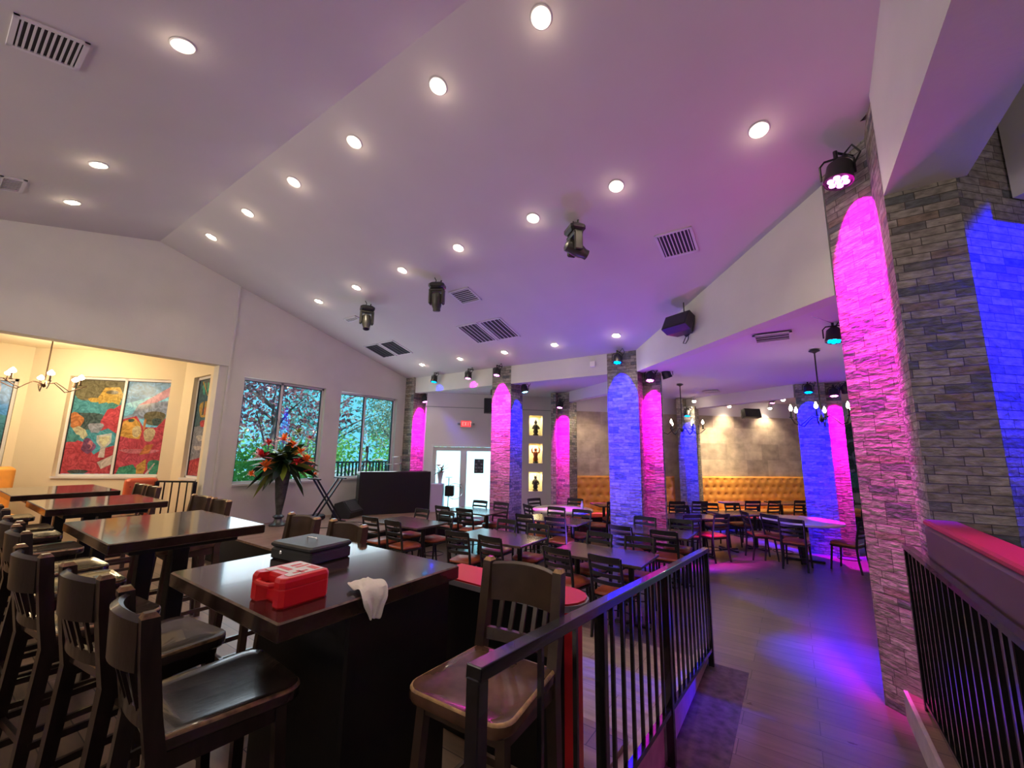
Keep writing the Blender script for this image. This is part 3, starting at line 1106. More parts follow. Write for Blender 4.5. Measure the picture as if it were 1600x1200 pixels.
# ------------------------------------------------------------------ ceiling vents
def vent(x0, x1, y0, y1, label, nslat=6, dark=False, along='x', flat=None, halves=None):
    yc, xc = (y0 + y1) / 2, (x0 + x1) / 2
    zc = flat if flat else cz(yc)
    o = thing('ceiling_vent', label, 'vent', (xc, yc, zc), group='ceiling air vents')
    if not flat:
        o.rotation_euler = (-sl if yc > AY else sl, 0, 0)
    hx, hy = (x1 - x0) / 2, (y1 - y0) / 2 / (1 if flat else math.cos(sl))
    f_ = MB()
    w = .03
    f_.box(-hx, hx, -hy, -hy + w, -.014, 0)
    f_.box(-hx, hx, hy - w, hy, -.014, 0)
    f_.box(-hx, -hx + w, -hy, hy, -.014, 0)
    f_.box(hx - w, hx, -hy, hy, -.014, 0)
    f_.build('vent_frame', M_vent, o)
    b_ = MB()
    b_.box(-hx + w, hx - w, -hy + w, hy - w, -.003, -.001)
    b_.build('vent_cavity', M_ventdark, o)
    s_b = MB()
    for k in range(nslat):
        t_ = (k + .5) / nslat
        if along == 'x':
            yy = -hy + w + t_ * (2 * hy - 2 * w)
            s_b.box(-hx + w, hx - w, yy - .006, yy + .006, -.012, -.003)
        else:
            xx = -hx + w + t_ * (2 * hx - 2 * w)
            s_b.box(xx - .006, xx + .006, -hy + w, hy - w, -.012, -.003)
    s_b.build('vent_slats', M_ventdark if dark else M_vent, o)
    return o


vent(-1.24, -.80, 4.93, 5.38, 'square white ceiling vent right of the largest moving-head light', 9, along='y')
vent(-4.72, -4.28, 4.92, 5.30, 'small grey ceiling vent just right of the middle moving-head light', 7)
vent(-5.38, -4.86, 5.87, 6.58, 'left panel of the paired white slatted ceiling vents', 5, along='y')
vent(-4.82, -4.30, 5.87, 6.58, 'right panel of the paired white slatted ceiling vents', 5, along='y')
vent(-8.36, -7.86, 5.88, 6.50, 'left panel of the dark paired ceiling vents near the window wall', 4, True, along='y')
vent(-7.80, -7.30, 5.88, 6.50, 'right panel of the dark paired ceiling vents near the window wall', 4, True, along='y')
vent(-4.64, -4.24, 0.0, .37, 'slatted ceiling vent in the top left corner of the photo', 10, along='x')
vent(-7.62, -7.20, .18, .38, 'small ceiling vent at the left photo edge', 8, along='y')
vent(-7.66, -7.25, 4.86, 5.0, 'thin ceiling vent partly behind the leftmost moving-head light', 3)
vent(-.33, .10, 6.05, 6.45, 'vent in the low ceiling behind the hanging loudspeaker', 3, flat=3.52)
vent(-1.75, -1.40, 10.9, 11.2, 'distant vent in the low purple ceiling', 3, flat=3.52)

# ------------------------------------------------------------------ moving-head lights
M_head = mat('olive_black_casing', (.045, .045, .035), .35, noise=.3, nscale=10)


def moving_head(x, y, label, tilt, rz):
    z = cz(y) - .10
    o = thing('moving_head_light', label, 'stage light', (x, y, z), rz, group='moving-head stage lights')
    b_ = MB()
    b_.bbox(-.13, .13, -.10, .10, -.10, .0, .03)
    b_.build('base', M_plastic, o)
    y_ = MB()
    for s in (-1, 1):
        y_.bbox(s * .105 - .022, s * .105 + .022, -.055, .055, -.36, -.10, .015)
    y_.bbox(-.127, .127, -.06, .06, -.15, -.10, .015)
    y_.build('yoke', M_head, o)
    Mx = Matrix.Translation((0, 0, -.30)) @ Matrix.Rotation(tilt, 4, 'X')
    h_ = MB()
    h_.lathe([(.05, .13), (.078, .11), (.082, .0), (.078, -.08), (.06, -.13), (.062, -.17), (.05, -.17)], 20, M=Mx)
    hd = h_.build('lamp_head', M_head, o, smooth=True)
    l_ = MB()
    l_.lathe([(.048, -.175), (.048, -.170)], 16, M=Mx)
    l_.build('lens', mat('dark_lens', (.02, .02, .03), .05), hd)
    c_b = MB()
    c_b.tube([(-.04, 0, 0), (-.02, 0, .05), (-.05, 0, .10)], .008, 6)
    c_b.tube([(.05, .02, 0), (.06, .02, .06)], .012, 6)
    c_b.build('hanging_clamp', M_blackm, o)
    return o


moving_head(-2.03, 4.30, 'largest black moving-head light hanging from the ceiling centre', R(70), R(-40))
moving_head(-4.62, 4.55, 'middle black moving-head light of the three hanging from the ceiling', R(12), R(30))
moving_head(-6.50, 4.60, 'leftmost black moving-head light of the three, nearest the window wall', R(-18), R(60))

# ------------------------------------------------------------------ loudspeakers
def speaker(loc, rz, tiltx, size, label, rod=None, loop=False, roll=0):
    o = thing('loudspeaker', label, 'speaker', loc, group='wall and ceiling loudspeakers')
    o.rotation_euler = (tiltx, roll, rz)
    w, d_, h_ = size
    b_ = MB()
    b_.loft([[(-w / 2 * k, y, -h_ / 2 * k), (w / 2 * k, y, -h_ / 2 * k), (w / 2 * k, y, h_ / 2 * k), (-w / 2 * k, y, h_ / 2 * k)] for y, k in ((-d_ / 2, 1), (0, 1), (d_ / 2, .62))])
    b_.build('cabinet', M_plastic, o)
    g_ = MB()
    g_.box(-w / 2 + .02, w / 2 - .02, -d_ / 2 - .006, -d_ / 2, -h_ / 2 + .02, h_ / 2 - .02)
    g_.build('grille', M_grille, o)
    k_ = MB()
    k_.bbox(-.05, .05, d_ / 2, d_ / 2 + .14, -.05, .05, .01)
    k_.build('mounting_bracket', M_blackm, o)
    if loop:
        t_ = MB()
        t_.tube([(.02, d_ / 2 + .05, -.05), (.05, d_ / 2 + .04, -.14), (.03, d_ / 2 + .04, -.22), (-.02, d_ / 2 + .04, -.2), (-.02, d_ / 2 + .05, -.08)], .007, 6)
        t_.build('speaker_cable', M_plastic, o)
    return o


speaker((-1.27, 6.38, 3.90), R(-25), R(-28), (.42, .28, .25), 'black loudspeaker mounted on the diagonal white beam, with a hanging cable', loop=True)
g = MB()
g.tube([(-1.22, 6.43, 4.02), (-1.22, 6.43, cz(6.43) + .0)], .008, 6)
tag(g.build('speaker_rod', M_blackm), 'thin black rod holding the loudspeaker beside the diagonal beam', 'rod')
sp_ = Mdw @ Vector((sd(-6.98), -.3, 3.22))
speaker((sp_.x, sp_.y, 3.18), R(45), R(-8), (.26, .22, .40), 'black box loudspeaker high on the lilac wall left of the door pillar')
speaker((-.95, 13.30, 3.12), R(45), R(-12), (.50, .28, .24), 'black wedge loudspeaker high on the travertine wall')
# smoke detector on the beam
g = MB()
g.bbox(-3.30, -3.19, 7.64, 7.68, 3.70, 3.82, .01)
tag(g.build('wall_sensor', M_white), 'small white sensor box on the beam left of the central pillar', 'sensor')

# ------------------------------------------------------------------ track spots in the far room
def trackspot(x, y, label, z=3.40):
    o = thing('ceiling_spotlight', label, 'spotlight', (x, y, z), group='small bright spotlights in the far room')
    b_ = MB()
    b_.lathe([(.03, .12), (.04, .1), (.05, 0), (.045, 0)], 14)
    b_.build('lamp_can', M_frame, o, smooth=True)
    b_ = MB()
    b_.sphere((0, 0, -.0), .05, 12)
    b_.build('bulb', M_down, o, smooth=True)
    lamp('SPOT', 'spotlight_beam', (x, y, z - .06), (1, .8, .5), 70, target=(x - .45, y + .8, .3), spot_size=R(110), spot_blend=.8, shadow_soft_size=.04)


trackspot(-4.2, 9.63, 'bright spotlight below the low ceiling left of the central pillar')
trackspot(-2.12, 11.85, 'bright spotlight just right of the small distant pillar')
trackspot(-1.43, 13.2, 'bright spotlight left of the far wedge loudspeaker', 3.36)
trackspot(-.48, 14.2, 'bright spotlight right of the far wedge loudspeaker', 3.36)
trackspot(-.15, 11.62, 'upper one of two adjacent bright spotlights by the blue pillar')
trackspot(-.12, 12.5, 'lower one of two adjacent bright spotlights by the blue pillar')

# ------------------------------------------------------------------ chandeliers
def chandelier(x, y, ztop, zhub, label, r=.38, arms=6, rot=0, metal=None, power=6, bs=1.0):
    metal = metal or M_iron
    o = thing('chandelier', label, 'chandelier', (x, y, zhub), rot, group='candle-arm chandeliers')
    b_ = MB()
    b_.tube([(0, 0, 0), (0, 0, ztop - zhub)], .010, 8)
    b_.lathe([(.002, ztop - zhub - .05), (.03, ztop - zhub - .03), (.07, ztop - zhub - .012), (.07, ztop - zhub)], 16)
    b_.build('ceiling_rod', metal, o)
    b_ = MB()
    b_.lathe([(.005, -.05), (.03, -.02), (.04, .01), (.02, .05), (.01, .08)], 16)
    b_.build('hub', metal, o, smooth=True)
    for k in range(arms):
        a_ = 2 * PI * k / arms
        ca, sa = math.cos(a_), math.sin(a_)
        am = MB()
        pts = [(0.02, .02), (.12, .05), (.2, -.02), (.27, -.09), (.34, -.06), (r, .02)]
        am.tube([(p * ca * r / .38, p * sa * r / .38, q) for p, q in pts], .008, 6)
        am.lathe([(.012, 0), (.03, .01), (.028, .018)], 10, c=(r * ca, r * sa, .02))
        am.lathe([(.014, 0), (.014, .09)], 8, c=(r * ca, r * sa, .035))
        arm = am.build('candle_arm', metal, o)
        bl = MB()
        bl.lathe([(.010, 0), (.022 * bs, .02), (.024 * bs, .04), (.014 * bs, .07), (.004, .095)], 10, c=(r * ca, r * sa, .125))
        bl.build('candle_bulb', M_bulb, arm, smooth=True)
    lamp('POINT', 'chandelier_light', (x, y, zhub + .12), (1, .74, .42), power, shadow_soft_size=.3)


chandelier(.37, 7.40, 3.52, 2.50, 'black candle chandelier hanging before the blue pillar on the right', power=5, rot=.35)
chandelier(-2.0, 9.63, 3.52, 2.50, 'distant black candle chandelier in front of the small blue pillar', r=.42, power=5, rot=.2)
chandelier(-10.76, 1.24, 3.88, 3.0, 'bronze chandelier with glowing bulbs in the cream bay at left', r=.46, metal=M_bronze, power=75, bs=2.0)
lamp('AREA', 'bay_lamp_light', (-10.3, .2, 3.6), (1, .80, .50), 40, target=(-10.8, 1.2, 0), shape='DISK', size=1.2)

# ------------------------------------------------------------------ furniture prototypes
def outline(w_back, w_front, d_, rf, n=5):
    """seat outline, front at +y, rounded front corners"""
    pts = [(-w_back / 2, 0), (w_back / 2, 0)]
    cx, cy = w_front / 2 - rf, d_ - rf
    for k in range(n + 1):
        a_ = k / n * PI / 2
        pts.append((cx + rf * math.cos(a_), cy + rf * math.sin(a_)))
    for k in range(n + 1):
        a_ = PI / 2 + k / n * PI / 2
        pts.append((-cx + rf * math.cos(a_), cy + rf * math.sin(a_)))
    return pts


def pad(mb, pts, z0, z1, bev, crown, mi_top=0, mi_edge=0, mi_side=0, M=None, front_drop=0):
    cx = sum(p[0] for p in pts) / len(pts)
    cy = sum(p[1] for p in pts) / len(pts)
    mxy = max(p[1] for p in pts)

    def rg(sc, z):
        return [(cx + (x - cx) * sc, cy + (y - cy) * sc, z) for x, y in pts]
    w = max(abs(p[0]) for p in pts)
    rings = [rg(1 - bev / w, z0), rg(1, z0 + bev), rg(1, z1 - bev), rg(1 - bev / w * .4, z1 - bev * .3), rg(1 - bev / w * 1.2, z1), rg(.75, z1 + crown * .6), rg(.4, z1 + crown * .95), rg(.05, z1 + crown)]
    mb.loft(rings, mi_side, M, mis=[mi_side, mi_side, mi_edge, mi_edge, mi_top, mi_top, mi_top])


def make_stool(name, label, woods, seatm, group, worn=None):
    worn = worn or M_worn
    o = thing(name, label, 'bar stool', group=group)
    wood = woods
    s = MB()
    pad(s, outline(.40, .46, .44, .07), .70, .750, .010, -.012, 0, 1, 0)
    s.build('seat', [seatm, worn], o, smooth=True)
    # crest rail, curved backwards, thick, rounded
    c = MB()
    n = 10
    rings = []
    for k in range(n + 1):
        t = k / n * 2 - 1
        x = t * .165
        yb = -.045 - .040 * (1 - t * t)
        z0, z1 = .935 + .0 * t, 1.100 + .010 * (1 - t * t)
        rings.append([(x, yb - .018, z0 + .01), (x, yb + .014, z0), (x, yb + .006, z1 - .01), (x, yb - .008, z1), (x, yb - .028, z1 - .012)])
    rings = [[p for p in r] for r in rings]
    c.loft(rings, 0, mis=None)
    crest = c.build('crest_rail', [wood, worn], o, smooth=True)
    # back posts continue into rear legs
    for sx in (-1, 1):
        p = MB()
        prof = [(-.03, .0, .021), (-.01, .35, .023), (.010, .70, .025), (-.012, .82, .024), (-.036, .98, .025), (-.050, 1.105, .023), (-.052, 1.120, .014)]
        rg = []
        for yy, zz, hw in prof:
            xx = sx * (.185 + (.02 if zz < .3 else 0) - (0.0 if zz < .7 else .0))
            rg.append([(xx - hw * .9, yy - hw, zz), (xx + hw * .9, yy - hw, zz), (xx + hw * .9, yy + hw, zz), (xx - hw * .9, yy + hw, zz)])
        p.loft(rg, 0, mis=[0, 0, 0, 0, 0, 1])
        p.build('back_post', [wood, worn], o)
    lr = MB()
    rings = []
    for k in range(9):
        t = k / 8 * 2 - 1
        yb = -.012 - .02 * (1 - t * t)
        rings.append([(t * .168, yb - .011, .775), (t * .168, yb + .011, .775), (t * .168, yb + .008, .825), (t * .168, yb - .014, .825)])
    lr.loft(rings)
    lr.build('lower_back_rail', wood, o)
    for k in range(5):
        t = (k - 2) / 2
        x = t * .115
        sb = MB()
        y0 = -.022 - .02 * (1 - t * t * .5)
        y1 = -.045 - .038 * (1 - t * t * .5)
        sb.bar((x, y0, .82), (x, y1, .945), .020, .010, ref=(0, 1, 0))
        sb.build('back_slat', wood, o)
    for sx in (-1, 1):
        l_ = MB()
        l_.loft([[(sx * (.20 + e) - .019, .385 + e * .8 - .019, z), (sx * (.20 + e) + .019, .385 + e * .8 - .019, z), (sx * (.20 + e) + .019, .385 + e * .8 + .019, z), (sx * (.20 + e) - .019, .385 + e * .8 + .019, z)] for z, e in ((0, .018), (.70, -.022))])
        l_.build('front_leg', wood, o)
    for a_, b_, w_, d_ in (((-.2, 0, .30), (-.208, .39, .30), .018, .03), ((.2, 0, .30), (.208, .39, .30), .018, .03), ((-.197, 0, .18), (-.21, .39, .18), .018, .03), ((.197, 0, .18), (.21, .39, .18), .018, .03),
                           ((-.2, .392, .24), (.2, .392, .24), .02, .035), ((-.2, -.002, .30), (.2, -.002, .30), .018, .03)):
        st = MB()
        st.bar(a_, b_, w_, d_)
        st.build('stretcher', wood, o)
    for a_, b_ in (((-.185, .01, .672), (-.185, .37, .672)), ((.185, .01, .672), (.185, .37, .672)), ((-.18, .372, .672), (.18, .372, .672))):
        st = MB()
        st.bar(a_, b_, .02, .055)
        st.build('apron_rail', wood, o)
    return o


def make_chair(name, label):
    o = thing(name, label, 'chair')
    s = MB()
    pad(s, outline(.36, .42, .41, .12), .425, .475, .018, .022)
    s.build('seat_cushion', M_vinyl, o, smooth=True)
    fr = MB()
    pad(fr, outline(.37, .43, .42, .12), .405, .425, .004, 0)
    fr.build('seat_frame', M_iron, o)
    for sx in (-1, 1):
        p = MB()
        p.tube([(sx * .185, -.05, 0), (sx * .182, -.015, .22), (sx * .18, -.005, .43), (sx * .182, -.03, .62), (sx * .185, -.085, .87)], [.016, .017, .018, .017, .015], 8)
        p.build('back_post', M_iron, o, smooth=True)
        p = MB()
        p.tube([(sx * .19, .40, 0), (sx * .175, .36, .41)], [.015, .018], 8)
        p.build('front_leg', M_iron, o, smooth=True)
    for k, (zz, h_) in enumerate(((.845, .065), (.755, .042), (.675, .042), (.595, .040))):
        b_ = MB()
        rings = []
        yo = -.03 - (zz - .62) * .22
        for i in range(9):
            t = i / 8 * 2 - 1
            yb = yo - .028 * (1 - t * t)
            rings.append([(t * .18, yb - .006, zz - h_ / 2), (t * .18, yb + .006, zz - h_ / 2), (t * .18, yb + .002, zz + h_ / 2), (t * .18, yb - .010, zz + h_ / 2)])
        b_.loft(rings)
        b_.build('ladder_slat', M_iron, o, smooth=True)
    st = MB()
    r = .165
    st.tube([(r * math.cos(a_ / 16 * 2 * PI), .19 + r * math.sin(a_ / 16 * 2 * PI), .20) for a_ in range(17)], .007, 6)
    st.build('ring_stretcher', M_iron, o, smooth=True)
    return o


GB = 'dark wooden bar stools'
stool = make_stool('bar_stool', 'dark wooden bar stool', M_wood, M_seatw, GB)
brown = make_stool('bar_stool', 'worn brown bar stool', mat('worn_brown_wood', (.060, .036, .022), .32, noise=.4, nscale=6, coat=.3), M_brownseat, GB, mat('pale_worn_edge', (.50, .31, .13), .45, noise=.5, nscale=25))
PZ = .35
# row along the near side of the high tables, facing the tables (+y)
near = [(-1.85, .565, -.08, 'dark bar stool nearest the camera, slatted back, its seat before the front table corner'),
        (-2.46, .55, .12, 'dark bar stool second from the front, back seen edge-on left of the nearest stool'),
        (-3.10, .48, .10, 'dark bar stool with large solid-looking back at the left photo edge, third from front'),
        (-3.92, .53, .0, 'dark bar stool fourth from the front along the near side of the high tables'),
        (-4.45, .55, .05, 'dark bar stool fifth from the front along the near side of the high tables'),
        (-5.35, .58, .0, 'dark bar stool sixth from the front along the near side of the high tables'),
        (-6.2, .58, .0, 'dark bar stool seventh from the front, near the third high table'),
        (-6.8, .60, .0, 'dark bar stool eighth from the front, near the far high table'),
        (-7.9, .60, .0, 'dark bar stool at the far left end of the near side')]
for k, (x, y, a_, lb) in enumerate(near):
    if k == 0:
        stool.location = (x, y, PZ)
        stool.rotation_euler = (0, 0, a_)
        stool['label'] = lb
    else:
        dup(stool, (x, y, PZ), a_, lb)
brown.location = (-1.07, 1.63, PZ)
brown.rotation_euler = (0, 0, PI + .03)
brown['label'] = 'worn brown bar stool with scratched seat standing against the left handrail'
farst = [(-3.15, 1.76, 'brown bar stool behind the second high table, left of the pair behind the cash box'),
         (-2.62, 1.78, 'brown bar stool right of the pair showing above the black cash box'),
         (-5.20, 1.80, 'left bar stool of the pair at the far corner of the third high table'),
         (-4.72, 1.80, 'right bar stool of the pair at the far corner of the third high table'),
         (-7.35, 1.85, 'left bar stool of the pair at the back of the farthest high tables'),
         (-6.85, 1.85, 'right bar stool of the pair at the back of the farthest high tables'),
         (-3.95, 1.62, 'bar stool whose brown seat shows beneath the second high table'),
         (-4.5 - .02, 1.30, 'bar stool pushed under the second high table')][:6]
for x, y, lb in farst:
    dup(brown, (x, y, PZ), PI + random.uniform(-.05, .05), lb)


# ------------------------------------------------------------------ high tables
def high_table(x0, x1, y0, y1, label, solid=False):
    cx, cy = (x0 + x1) / 2, (y0 + y1) / 2
    hx, hy = (x1 - x0) / 2, (y1 - y0) / 2
    o = thing('high_table', label, 'table', (cx, cy, PZ), group='high bar-height tables')
    t_ = MB()
    t_.bbox(-hx, hx, -hy, hy, .975, 1.04, .006, 0, ebi=1)
    t_.build('tabletop', [M_top, mat('scuffed_table_edge', (.11, .065, .04), .35, noise=.6, nscale=25)], o)
    if solid:
        b_ = MB()
        b_.bbox(-hx * .45, hx * .93, -hy * .35, hy * .94, .06, .975, .01)
        b_.build('pedestal_box', M_black, o)
        b_ = MB()
        b_.bbox(-hx * .5, hx * .96, -hy * .42, hy * .97, 0, .06, .01)
        b_.build('plinth', M_black, o)
    else:
        for s in (-.55, .55):
            b_ = MB()
            b_.bbox(s * hx - .05, s * hx + .05, -.05, .05, .05, .975, .006)
            b_.build('pedestal_column', M_black, o)
            b_ = MB()
            b_.bbox(s * hx - .05, s * hx + .05, -.22, .22, 0, .05, .01)
            b_.bbox(s * hx - .2, s * hx + .2, -.05, .05, 0, .049, .01)
            b_.build('foot', M_black, o)
        b_ = MB()
        b_.bbox(-hx * .8, hx * .8, -hy * .7, hy * .7, .93, .975, .005)
        b_.build('apron', M_black, o)
    return o


high_table(-2.46, -1.47, .79, 1.70, 'near dark high table carrying the red case, cash box and white cloth', True)
high_table(-4.62, -3.41, .77, 1.66, 'second dark high table, empty glossy top reflecting the windows')
high_table(-6.66, -5.62, .81, 1.70, 'third dark high table, between the bay and the second table')
high_table(-8.75, -7.36, .77, 1.70, 'farthest dark high table at the bay opening')

# ------------------------------------------------------------------ things on the near table
TZ = PZ + 1.04
o = thing('cash_box', 'closed black steel cash box with carry handle on the near high table', 'cash box', (-2.21, 1.33, TZ), R(6))
g = MB()
g.bbox(-.165, .165, -.125, .125, 0, .058, .008)
g.build('box_body', M_cash, o)
g = MB()
g.bbox(-.168, .168, -.128, .128, .060, .088, .009)
g.build('box_lid', M_cash, o)
g = MB()
g.lathe([(.011, 0), (.011, .006), (.006, .008)], 14, M=Matrix.Translation((-.07, -.125, .040)) @ Matrix.Rotation(PI / 2, 4, 'X'))
g.build('lock', M_chrome, o)
g = MB()
g.tube([(-.04, 0, .088), (-.04, 0, .098), (-.032, 0, .102), (.032, 0, .102), (.04, 0, .098), (.04, 0, .088)], .004, 8)
g.build('lid_handle', M_chrome, o)

o = thing('first_aid_case', 'bright red plastic first aid case with white label on the near high table', 'case', (-1.695, .945, TZ), R(92))
o.scale = (1, 1, 1.15)


def rr(w, d_, r_, n=4):
    pts = []
    for cx, cy, a0 in ((w - r_, d_ - r_, 0), (-w + r_, d_ - r_, 90), (-w + r_, -d_ + r_, 180), (w - r_, -d_ + r_, 270)):
        for k in range(n + 1):
            a_ = R(a0 + 90 * k / n)
            pts.append((cx + r_ * math.cos(a_), cy + r_ * math.sin(a_)))
    return pts


g = MB()
# lower shell with a carry notch cut in its -x side
low = [(-.10, -.095), (-.085, -.11), (.085, -.11), (.10, -.095), (.10, .095), (.085, .11), (-.085, .11), (-.10, .095), (-.10, .062), (-.065, .045), (-.065, -.045), (-.10, -.062)]
g.loft([[(x * k, y * k, z) for x, y in low] for z, k in ((0, .96), (.006, 1), (.055, 1.0), (.058, .99))])
g.build('case_body', M_red, o)
g = MB()
g.loft([[(x * k, y * k, z) for x, y in low] for z, k in ((.059, 1.0), (.078, 1.0), (.088, .95), (.090, .90))])
g.build('case_lid', M_red, o)
g = MB()
g.tube([(-.095, -.05, .066), (-.108, -.045, .066), (-.112, -.02, .066), (-.112, .02, .066), (-.108, .045, .066), (-.095, .05, .066)], .009, 8)
g.build('carry_handle', M_red, o, smooth=True)
g = MB()
g.loft([[(x, y, z) for x, y in [(-.06, -.085), (.085, -.085), (.085, .085), (-.06, .085), (-.06, .05), (-.035, .04), (-.035, -.04), (-.06, -.05)]] for z in (.0902, .0912)])
lb_ = g.build('label_sheet', M_white, o)
g = MB()
g.box(-.030, .030, -.066, -.052, .0914, .0918)
g.box(-.007, .007, -.080, -.036, .0914, .0918)
g.box(.02, .075, .0, .016, .0914, .0918)
g.box(.02, .065, .03, .05, .0914, .0918)
g.box(-.02, .0, -.01, .075, .0914, .0918)
g.box(.05, .075, -.075, -.015, .0914, .0918)
g.build('label_print', mat('label_red_print', (.75, .08, .07), .5), lb_)

# white cloth draped over the table edge
g = MB()
rows = 16
cols = 9
vs = []
for i in range(rows):
    t = i / (rows - 1)
    for j in range(cols):
        u = j / (cols - 1) - .5
        wd = .042 + .028 * math.sin(t * 2.6 + .4)
        s_ = t * .235
        flat = .145
        if s_ < flat:
            x = -1.615 + s_
            z = TZ + .004 + .020 * abs(math.sin(u * 11 + t * 7)) + .016 * (1 - abs(u) * 2) * math.sin(PI * min(1, t * 1.7))
        else:
            x = -1.462 + .004 + .006 * math.sin(u * 12)
            z = TZ + .006 - (s_ - flat) * 1.0 - abs(u + .15) * .03
        y = 1.20 - t * .035 + u * wd * 2 * (1 - .45 * max(0, t - .6) / .4) + .008 * math.sin(t * 11 + u * 6)
        if s_ >= flat:
            x += .012 * math.sin(u * 14 + 1)
            x = max(x, -1.462)
        vs.append((x, y, z))
fs = [(i * cols + j, i * cols + j + 1, (i + 1) * cols + j + 1, (i + 1) * cols + j) for i in range(rows - 1) for j in range(cols - 1)]
g.add(vs, fs)
cl = g.build('white_cloth', M_cloth, smooth=True)
sm = cl.modifiers.new('thick', 'SOLIDIFY')
sm.thickness = .003
sm2 = cl.modifiers.new('sub', 'SUBSURF')
sm2.levels = sm2.render_levels = 1
tag(cl, 'crumpled off-white cloth draped over the near high table edge', 'cloth')

# ------------------------------------------------------------------ handrails
def ztop(y):
    return 1.367 + (1.063 - 1.367) * (y - 1.03) / (4.6 - 1.03)


def zbot(y):
    return .15 + (.42 - .15) * (4.65 - y) / (4.65 - 2.27)


hr = thing('handrail', 'black metal handrail with balusters in the foreground centre', 'railing', (-.8, 1.0, 0))
g = MB()
g.bar((0, 0.0, ztop(1.0) - .02), (0, 3.63, ztop(4.63) - .02), .055, .04)
g.build('top_rail', M_rail, hr, bevel=.004)
g = MB()
g.bar((0, 0.0, zbot(1.0)), (0, 3.63, zbot(4.63)), .035, .03)
g.build('bottom_rail', M_rail, hr)
for y in (1.02, 1.93, 3.06, 4.60):
    g = MB()
    g.bbox(-.024, .024, y - 1 - .024, y - 1 + .024, 0, ztop(y) - .03, .004)
    if y != 1.02:
        pass
    g.build('post', M_rail, hr)
ys_ = [1.38, 1.66] + [1.93 + (3.06 - 1.93) * k / 8 for k in range(1, 8)] + [3.06 + (4.60 - 3.06) * k / 11 for k in range(1, 11)]
for y in ys_:
    g = MB()
    g.box(-.009, .009, y - 1 - .009, y - 1 + .009, zbot(y), ztop(y) - .03)
    g.build('baluster', M_rail, hr)
hr2 = thing('handrail', 'black metal railing at right photo edge, before the maroon bench', 'railing', (.65, .6, .19))
g = MB()
g.bar((0, 0, 1.12), (0, 3.82, 1.12), .045, .035)
g.build('top_rail', M_rail, hr2)
g = MB()
g.bar((0, 0, .06), (0, 3.80, .06), .03, .03)
g.build('bottom_rail', M_rail, hr2)
for y in (.02, 1.9, 3.78):
    g = MB()
    g.bbox(-.02, .02, y - .02, y + .02, 0, 1.11, .004)
    g.build('post', M_rail, hr2)
for k in range(31):
    y = .12 + k * .119
    g = MB()
    g.box(-.010, .010, y - .010, y + .010, .07, 1.11)
    g.build('baluster', M_rail, hr2)
# maroon bench behind
bn = thing('booth_bench', 'maroon upholstered booth back behind the right railing, top lit magenta', 'bench', (.765, 2.3, .19))
g = MB()
g.bbox(-.07, .10, -2.2, 1.70, .42, 1.33, .02)
g.build('backrest', [M_maroondark], bn)
g = MB()
g.bbox(-.072, .102, -2.2, 1.705, 1.33, 1.37, .012)
g.build('top_cushion', M_maroon, bn)
g = MB()
g.bbox(-.06, .6, -2.2, 1.70, 0, .42, .02)
g.build('seat', M_maroondark, bn)

# red topped counter end behind the worn stool
rc = thing('red_counter', 'red rounded counter with grey edge behind the worn brown stool', 'counter', (-1.35, 2.15, 0))
g = MB()
oc = [(-.62, -.13)] + [(.22 + .15 * math.sin(a_), -.0 - .15 * math.cos(a_)) for a_ in [k / 8 * PI for k in range(9)]] + [(-.62, .15)]
g.prism(oc, 1.19, 1.20)
g.build('red_top', M_redpaint, rc)
g = MB()
g.prism([(x * 1.03, y * 1.03) for x, y in oc], 1.16, 1.19)
g.build('grey_edge', M_grey, rc)
g = MB()
g.prism([(x * .9, y * .85) for x, y in oc], .35 if False else .352, 1.16)
g.build('counter_body', M_black, rc)
g = MB()
g.box(.30, .345, -.10, .02, .355, 1.155)
g.build('red_corner_post', M_redpaint, rc)

# ------------------------------------------------------------------ dining tables and chairs
GC = 'ladder-back dining chairs with vinyl seats'
chair = make_chair('dining_chair', 'x')
chair['group'] = GC
USED = [False]


def put_chair(x, y, rz, label, z=0):
    if not USED[0]:
        USED[0] = True
        chair.location = (x, y, z)
        chair.rotation_euler = (0, 0, rz)
        chair['label'] = label
        return chair
    return dup(chair, (x, y, z), rz, label)


DT = [None]


def dining_table(cx, cy, w, d_, rz, label):
    if DT[0] is None:
        o = thing('dining_table', label, 'table', (cx, cy, 0), rz, group='dark rectangular dining tables')
        t_ = MB()
        t_.bbox(-.6, .6, -.36, .36, .718, .75, .005)
        t_.build('tabletop', M_lowtop, o)
        for s in (-.36, .36):
            c_b = MB()
            c_b.lathe([(.035, .02), (.035, .718)], 14, c=(s, 0, 0))
            c_b.build('pedestal_column', M_iron, o)
            c_b = MB()
            c_b.bbox(s - .22, s + .22, -.035, .035, 0, .03, .01)
            c_b.bbox(s - .035, s + .035, -.28, .28, 0, .029, .01)
            c_b.build('cross_foot', M_iron, o)
        DT[0] = o
    else:
        o = dup(DT[0], (cx, cy, 0), rz, label)
    o.scale = (w / 1.2, d_ / .72, 1)
    return o


